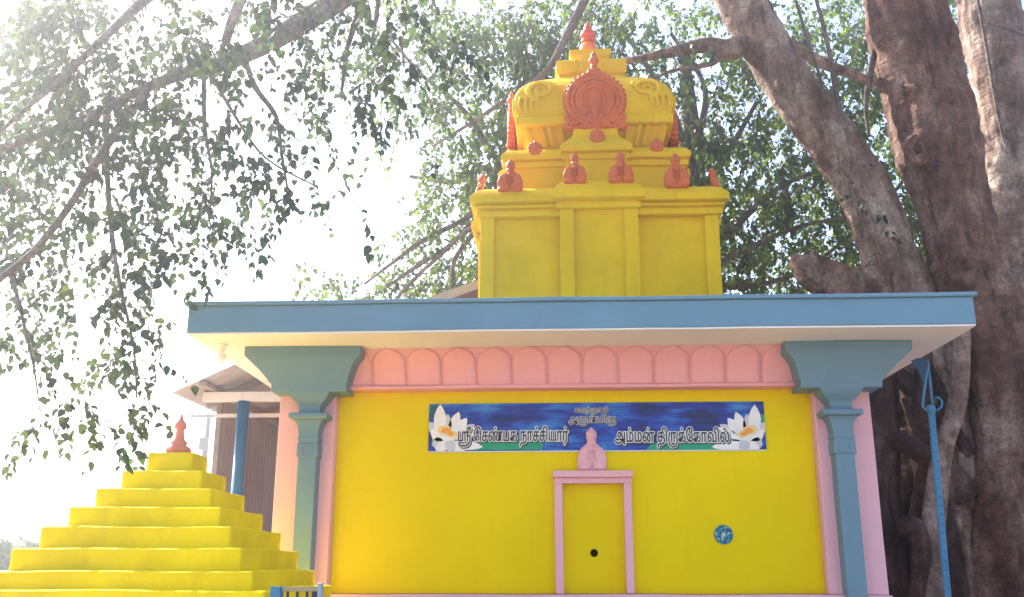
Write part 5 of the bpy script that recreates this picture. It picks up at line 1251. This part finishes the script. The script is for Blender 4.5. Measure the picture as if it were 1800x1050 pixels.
# limbs
LIMBS = [
 [(1575, -120, 8.9, 110), (1300, -270, 8.5, 92), (950, -230, 7.6, 78), (720, -95, 6.8, 62), (600, -5, 6.4, 44), (520, 48, 6.1, 39), (440, 92, 5.9, 33), (385, 115, 5.8, 27), (330, 128, 5.7, 21), (250, 158, 5.5, 18), (180, 195, 5.3, 15), (100, 228, 5.1, 12), (0, 262, 5.0, 13), (-80, 300, 4.9, 9)],
 [(262, 152, 5.5, 15), (215, 215, 5.4, 15), (160, 300, 5.3, 14), (120, 365, 5.2, 13), (60, 440, 5.1, 13), (0, 490, 5.0, 11), (-60, 540, 5.0, 8)],
 [(186, 192, 5.3, 11), (190, 330, 5.2, 10), (200, 440, 5.2, 9), (215, 520, 5.2, 7), (235, 610, 5.1, 4), (240, 700, 5.1, 3)],
 [(428, 98, 5.9, 11), (450, 155, 5.8, 10), (485, 205, 5.8, 8), (495, 270, 5.7, 6), (505, 330, 5.7, 4)],
 [(358, 122, 5.75, 9), (360, 225, 5.7, 8), (372, 300, 5.7, 5), (368, 390, 5.7, 3)],
 [(366, 122, 5.75, 8), (420, 215, 5.7, 6), (470, 280, 5.7, 4), (560, 330, 5.8, 3)],
 [(470, -120, 5.9, 26), (435, -30, 5.75, 21), (405, 45, 5.75, 18), (386, 115, 5.8, 15)],
 [(655, -60, 6.6, 17), (632, 20, 6.6, 14), (610, 88, 6.6, 9), (600, 170, 6.6, 5)],
 [(672, -60, 6.7, 10), (664, 10, 6.7, 9), (652, 88, 6.7, 6)],
 [(0, 232, 4.55, 7), (52, 186, 4.6, 9), (108, 140, 4.7, 11), (190, 60, 4.9, 14), (300, -30, 5.3, 20), (480, -110, 6.0, 26), (720, -110, 6.8, 40)],
 [(20, 480, 5.05, 8), (40, 560, 5.0, 6), (60, 650, 5.0, 4), (70, 720, 5.0, 2)],
 [(1320, 72, 9.0, 44), (1280, 88, 9.0, 38), (1240, 80, 9.05, 28), (1180, 92, 9.1, 20), (1120, 104, 9.2, 13), (1060, 112, 9.4, 9)],
 [(1385, 75, 9.1, 22), (1440, 108, 9.3, 20), (1500, 132, 9.4, 17), (1550, 150, 9.5, 13), (1590, 165, 9.6, 10)],
 [(1300, -260, 8.6, 34), (1140, -170, 10.4, 26), (1060, -60, 10.7, 18), (1000, 55, 10.8, 14), (960, 125, 10.85, 11), (890, 175, 10.9, 8), (830, 215, 11, 6), (760, 258, 11, 4)],
 [(1262, 82, 9.05, 14), (1255, 110, 9.0, 10), (1180, 125, 9.0, 6), (1130, 150, 9.0, 4)],
]
for pth in LIMBS:
    big = max(p[3] for p in pth) > 20
    mb, Q = trunk_mesh('limb', path3(pth), M_BARK if big else M_BARK2, 16 if big else 8, 7, 0.07, len(net.p) % 50, 0.05)
    mb.build('limb', M_BARKLIT if pth[0][0] > 1200 and pth[-1][0] > 1000 else M_BARK2, Y_)
    net.add([q[:3] for q in Q])
# hanging vines on the leaning trunk
for pth in ([(1430, -20, 8.6, 7), (1455, 80, 8.6, 8), (1470, 165, 8.6, 9), (1490, 240, 8.6, 8), (1497, 290, 8.65, 7), (1494, 335, 8.65, 7), (1510, 375, 8.65, 6), (1516, 420, 8.7, 4)],
            [(1545, 10, 8.9, 10), (1538, 80, 8.9, 11), (1528, 140, 8.9, 12), (1522, 190, 8.9, 8), (1528, 240, 8.9, 6)], [(1392, -20, 8.8, 5), (1420, 70, 8.8, 5), (1446, 150, 8.8, 4)],
            [(1715, -20, 9.2, 6), (1735, 90, 9.2, 7), (1752, 190, 9.2, 6), (1770, 270, 9.25, 5)], [(1800, 60, 9.1, 8), (1765, 48, 9.1, 6), (1735, 40, 9.1, 3)],
            [(1600, 395, 9.4, 5), (1585, 440, 9.3, 5), (1572, 500, 9.2, 6)], [(1520, 470, 8.9, 3), (1545, 440, 8.85, 3), (1556, 418, 8.8, 2)]):
    mb, Q = trunk_mesh('vine', path3(pth), M_BARK2, 8, 8, 0.1, int(pth[0][0]), 0.06)
    mb.build('vine', M_BARK2, Y_)
# leaves: what hangs in view, then unseen crown added above the frame for shade
st = cells(NEAR, 0, 60, 50, 56, 9.0, 4.7, 7.4, 26)
st = join_all(net, st, 0.0022)
LA = grow_twigs(net, st, 8, 0.27, 0.054, tw=0.003)
crown = []
for i in range(280):
    p = nr.uniform((-5.5, 3.5, 7.2), (7, 15, 11.5))
    u, v = project(np.array([p]))
    if v[0] < -140: crown.append(p)
for i in range(520):  # extra unseen crown, added to keep sky light off trunks and roots
    p = nr.uniform((1.5, -1.5, 6.0), (9, 12, 10.5))
    u, v = project(np.array([p]))
    if (v[0] < -160 or u[0] > 1960) and np.dot(p - np.array([0, 0, EYE]), np.array(CF)) > 0: crown.append(p)
crown = join_all(net, crown, 0.005)
LB = grow_twigs(net, crown, 10, 0.5, 0.105)
wl = []
for px, py, Y in [(1500, 320, 8.7), (1520, 290, 8.7), (1545, 370, 8.7), (1495, 480, 8.8), (1475, 300, 8.7), (1512, 350, 8.7), (1550, 400, 8.7), (1490, 60, 8.6), (1255, 85, 8.9), (1180, 90, 9.0), (1200, 110, 8.9), (1230, 100, 8.9), (1250, 80, 8.8), (1210, 70, 8.85), (1160, 95, 8.9), (1140, 110, 9.0), (1190, 120, 8.9), (1265, 110, 8.8), (1220, 130, 8.9), (1170, 70, 9.0)]:
    wl.append(np.array(at(px, py, Y)))
LC = grow_twigs(net, wl, 4, 0.14, 0.06)
tw = net.mb
tw.v = [tuple(p) for p in tw.v]
tag(tw.build('twigs', M_TWIG, Y_), kind='stuff')
AL = [np.concatenate([a, b_, c_]) for a, b_, c_ in zip(LA, LB, LC)]
pos, dr, nm, sz, tn = AL
# the 300 leaves that show largest are parts of their own
u, v = project(pos); dist = np.linalg.norm(pos - np.array([0, 0, EYE]), axis=1)
inv = (u > 15) & (u < 1785) & (v > 12) & (v < 1040)
score = np.where(inv, sz / dist, 0)
# keep the picked ones apart, over the hanging crown
order = np.argsort(-score)[:300]
msk = np.ones(len(pos), bool); msk[order] = False
tag(link('foliage', leaf_mesh('foliage', pos[msk] - OY, dr[msk], nm[msk], sz[msk], tn[msk], M_LEAF), Y_), kind='stuff')
LM = [leaf_mesh('leaf', np.zeros((1, 3)), np.array([[1.0, 0, 0]]), np.array([[0, 0, 1.0]]), np.array([1.0]), np.array([t]), M_LEAF) for t in (.1, .25, .4, .55, .75, .95)]
for i in order:
    d = Vector(dr[i]).normalized(); z = Vector(nm[i]); z = (z - d * z.dot(d)).normalized(); s_ = z.cross(d)
    o = bpy.data.objects.new('leaf', LM[min(5, int(tn[i] * 6))]); COL.objects.link(o); o.parent = Y_
    M4 = Matrix((d, s_, z)).transposed().to_4x4()
    M4 = Matrix.Translation(Vector(pos[i] - OY)) @ M4 @ Matrix.Scale(float(sz[i]), 4)
    o.matrix_local = M4

# ------------------------------------------------------------------ trees behind the temple
def back_tree(name, label, base, trunk, limbs, grid, c0, leaf_px, nleaf, d0, d1, seed, mat, leaf, extra=None):
    t = thing(name, (base[0], base[1], 0), label, 'tree', 'trees behind the temple')
    o = np.array(ORG[t.name]); nt_ = Net()
    mb, Q = trunk_mesh('trunk', [np.array(q, float) for q in trunk], M_BARK2, 18, 8, 0.1, seed, 0.05)
    mb.build('trunk', M_BARK2, t); nt_.add([q[:3] for q in Q if q[2] > 3])
    for pth in limbs:
        mb, Q = trunk_mesh('limb', path3(pth), M_BARK2, 8, 7, 0.07, seed, 0.05)
        mb.build('limb', M_BARK2, t); nt_.add([q[:3] for q in Q])
    s = cells(grid, c0, 60, 50, leaf_px, nleaf, d0, d1, 5)
    if extra is not None: s += extra
    s = join_all(nt_, s, 0.004)
    a = grow_twigs(nt_, s, nleaf - 1, 0.36, leaf, tw=0.004)
    tag(nt_.mb.build('twigs', M_TWIG, t), kind='stuff')
    tag(link('foliage', leaf_mesh('foliage', a[0] - o, a[1], a[2], a[3], a[4], mat), t), kind='stuff')
    return t
GL = """3 3 5 7 7 8 7 7 6
3 3 5 7 8 8 8 7 6
1 3 4 6 8 8 8 7 5
0 2 3 5 6 7 8 6 4
0 0 2 5 7 8 7 4 2
0 0 1 5 7 8 6 3 1
0 0 0 6 8 8 5 2 0
0 0 0 6 8 8 5 2 0
0 0 1 5 6 8 5 2 0
2 4 6 7 8 8 5 2 0
4 7 8 8 9 9 5 2 0""".split('\n')
x9, x12 = at(905, 500, 12.2), at(1215, 500, 12.6)
back_tree('leafy_tree', 'broad leafy tree behind the temple, left of the tower, sky showing through', (x9.x, 12.2), [(x9.x, 12.2, 0, .30), (x9.x + .05, 12.2, 2.5, .25), (x9.x - .02, 12.2, 4.6, .2), (x9.x + .15, 12.3, 7, .14), (x9.x + .1, 12.4, 9, .07)],
  [[(900, 470, 12.2, 30), (860, 372, 11.6, 13), (800, 395, 11.5, 9), (740, 425, 11.4, 9), (690, 462, 11.4, 6), (640, 500, 11.4, 4)],
   [(900, 480, 12.2, 30), (850, 385, 11.4, 11), (790, 432, 11.3, 8), (730, 470, 11.3, 8), (680, 505, 11.3, 5)],
   [(905, 490, 12.2, 24), (845, 400, 11.3, 10), (770, 452, 11.2, 7), (715, 505, 11.2, 7), (690, 535, 11.2, 5)],
   [(845, 395, 11.5, 10), (800, 455, 11.5, 8), (793, 515, 11.5, 6)], [(905, 430, 12.2, 18), (860, 300, 12.1, 12), (800, 320, 12.0, 9), (720, 310, 12, 6)],
   [(900, 330, 12.2, 16), (820, 200, 12.3, 10), (740, 130, 12.3, 7), (680, 60, 12.4, 5)], [(905, 330, 12.2, 16), (960, 150, 12.3, 10), (930, 40, 12.4, 7)]],
  GL, 9, 22, 9, 11.2, 13.6, 31, M_LEAFB, 0.074)
GR = """3 5 7 8 8 7 6 7 7 7 6 6 6 7 6
3 5 7 7 7 7 7 8 8 8 8 8 8 7 6
3 5 6 7 6 6 5 7 8 8 8 8 8 7 6
3 4 5 6 6 5 4 7 8 8 8 8 8 8 7
1 2 3 4 6 7 7 8 8 8 8 8 8 8 7
1 1 1 2 5 8 8 8 8 8 8 8 8 8 8
0 0 1 1 4 8 8 8 8 8 8 8 8 8 8
0 0 1 1 4 8 8 8 8 8 8 8 8 8 8
0 0 1 1 4 8 8 8 8 8 8 8 8 8 8
0 0 1 1 4 8 8 8 8 8 8 8 8 8 8
0 0 1 1 4 8 8 8 8 8 8 8 8 8 8
0 0 0 0 0 0 0 5 8 8 8 8 8 8 8""".split('\n')
back_tree('leafy_tree', 'dense dark green tree behind the temple, between the tower and the leaning banyan trunk', (x12.x, 12.6), [(x12.x, 12.6, 0, .30), (x12.x + .05, 12.6, 2.5, .25), (x12.x - .02, 12.6, 4.6, .2), (x12.x + .15, 12.7, 7, .14), (x12.x + .1, 12.8, 9, .07)],
  [[(1220, 470, 12.6, 26), (1300, 390, 12.2, 14), (1370, 330, 12.0, 9), (1440, 300, 12, 6)], [(1220, 480, 12.6, 24), (1310, 440, 12.0, 12), (1400, 400, 11.8, 8), (1500, 380, 11.8, 6)],
   [(1220, 360, 12.6, 18), (1290, 250, 12.4, 10), (1330, 180, 12.2, 7)], [(1215, 280, 12.6, 16), (1240, 160, 12.5, 10), (1180, 60, 12.5, 7)], [(1220, 330, 12.6, 20), (1180, 190, 12.6, 12), (1100, 60, 12.7, 7)],
   [(1222, 500, 12.6, 20), (1340, 500, 12.2, 10), (1450, 450, 12.2, 7), (1600, 300, 12.2, 6), (1660, 120, 12.2, 5)]],
  GR, 14, 22, 9, 11.4, 14.2, 37, M_LEAFB, 0.076)

# ------------------------------------------------------------------ far trees at the left edge
for i, (px, py, Y, ww, lab) in enumerate(((18, 965, 36, 2.6, 'hazy far tree at the lower left edge, nearer the frame'), (62, 958, 44, 2.8, 'hazy far tree at the lower left, touching the pyramid steps'))):
    p = at(px, py, Y)
    t = thing('distant_tree', (p.x, Y, 0), lab, 'tree', 'far trees on the left')
    o = np.array(ORG[t.name]); nt_ = Net()
    mb, Q = trunk_mesh('trunk', [np.array(q, float) for q in ((p.x, Y, 0, .2), (p.x + .1, Y, 1.2, .15), (p.x, Y, 2.4, .08))], M_BARK2, 8, 4, .1, i, .05)
    mb.build('trunk', M_BARK2, t); nt_.add([q[:3] for q in Q])
    s = []
    top = at(px, 932 + 8 * i, Y).z
    for k in range(170):
        q = nr.normal(0, 1, 3); q /= np.linalg.norm(q); q *= nr.uniform(.45, 1) * (1 + .3 * noise.noise(Vector(q * 1.7)))
        s.append(np.array([p.x + q[0] * ww / 2, Y + q[1] * ww / 2, top - 1.0 + q[2] * 0.95]))
    s = join_all(nt_, s, .01)
    a = grow_twigs(nt_, s, 9, 0.4, 0.15, tw=.008)
    tag(nt_.mb.build('twigs', M_TWIG, t), kind='stuff')
    tag(link('foliage', leaf_mesh('foliage', a[0] - o, a[1], a[2], a[3], a[4], M_LEAFB), t), kind='stuff')

# ================================================================== HAZE: air volume added to imitate lens glare; also veils the far trees
hz_m = bpy.data.materials.new('glare_air'); hz_m.use_nodes = True
n = hz_m.node_tree
for q in list(n.nodes):
    if q.type == 'BSDF_PRINCIPLED': n.nodes.remove(q)
pv = n.nodes.new('ShaderNodeVolumePrincipled')
pv.inputs['Color'].default_value = (0.92, 0.95, 1.0, 1)
pv.inputs['Density'].default_value = 0.0085
pv.inputs['Anisotropy'].default_value = 0.88
n.links.new(pv.outputs[0], n.nodes['Material Output'].inputs['Volume'])
hz = MB().box(-1520, 1520, -1520, 1520, -1.4, 13.2).build('glare_haze', hz_m)
tag(hz, kind='stuff')
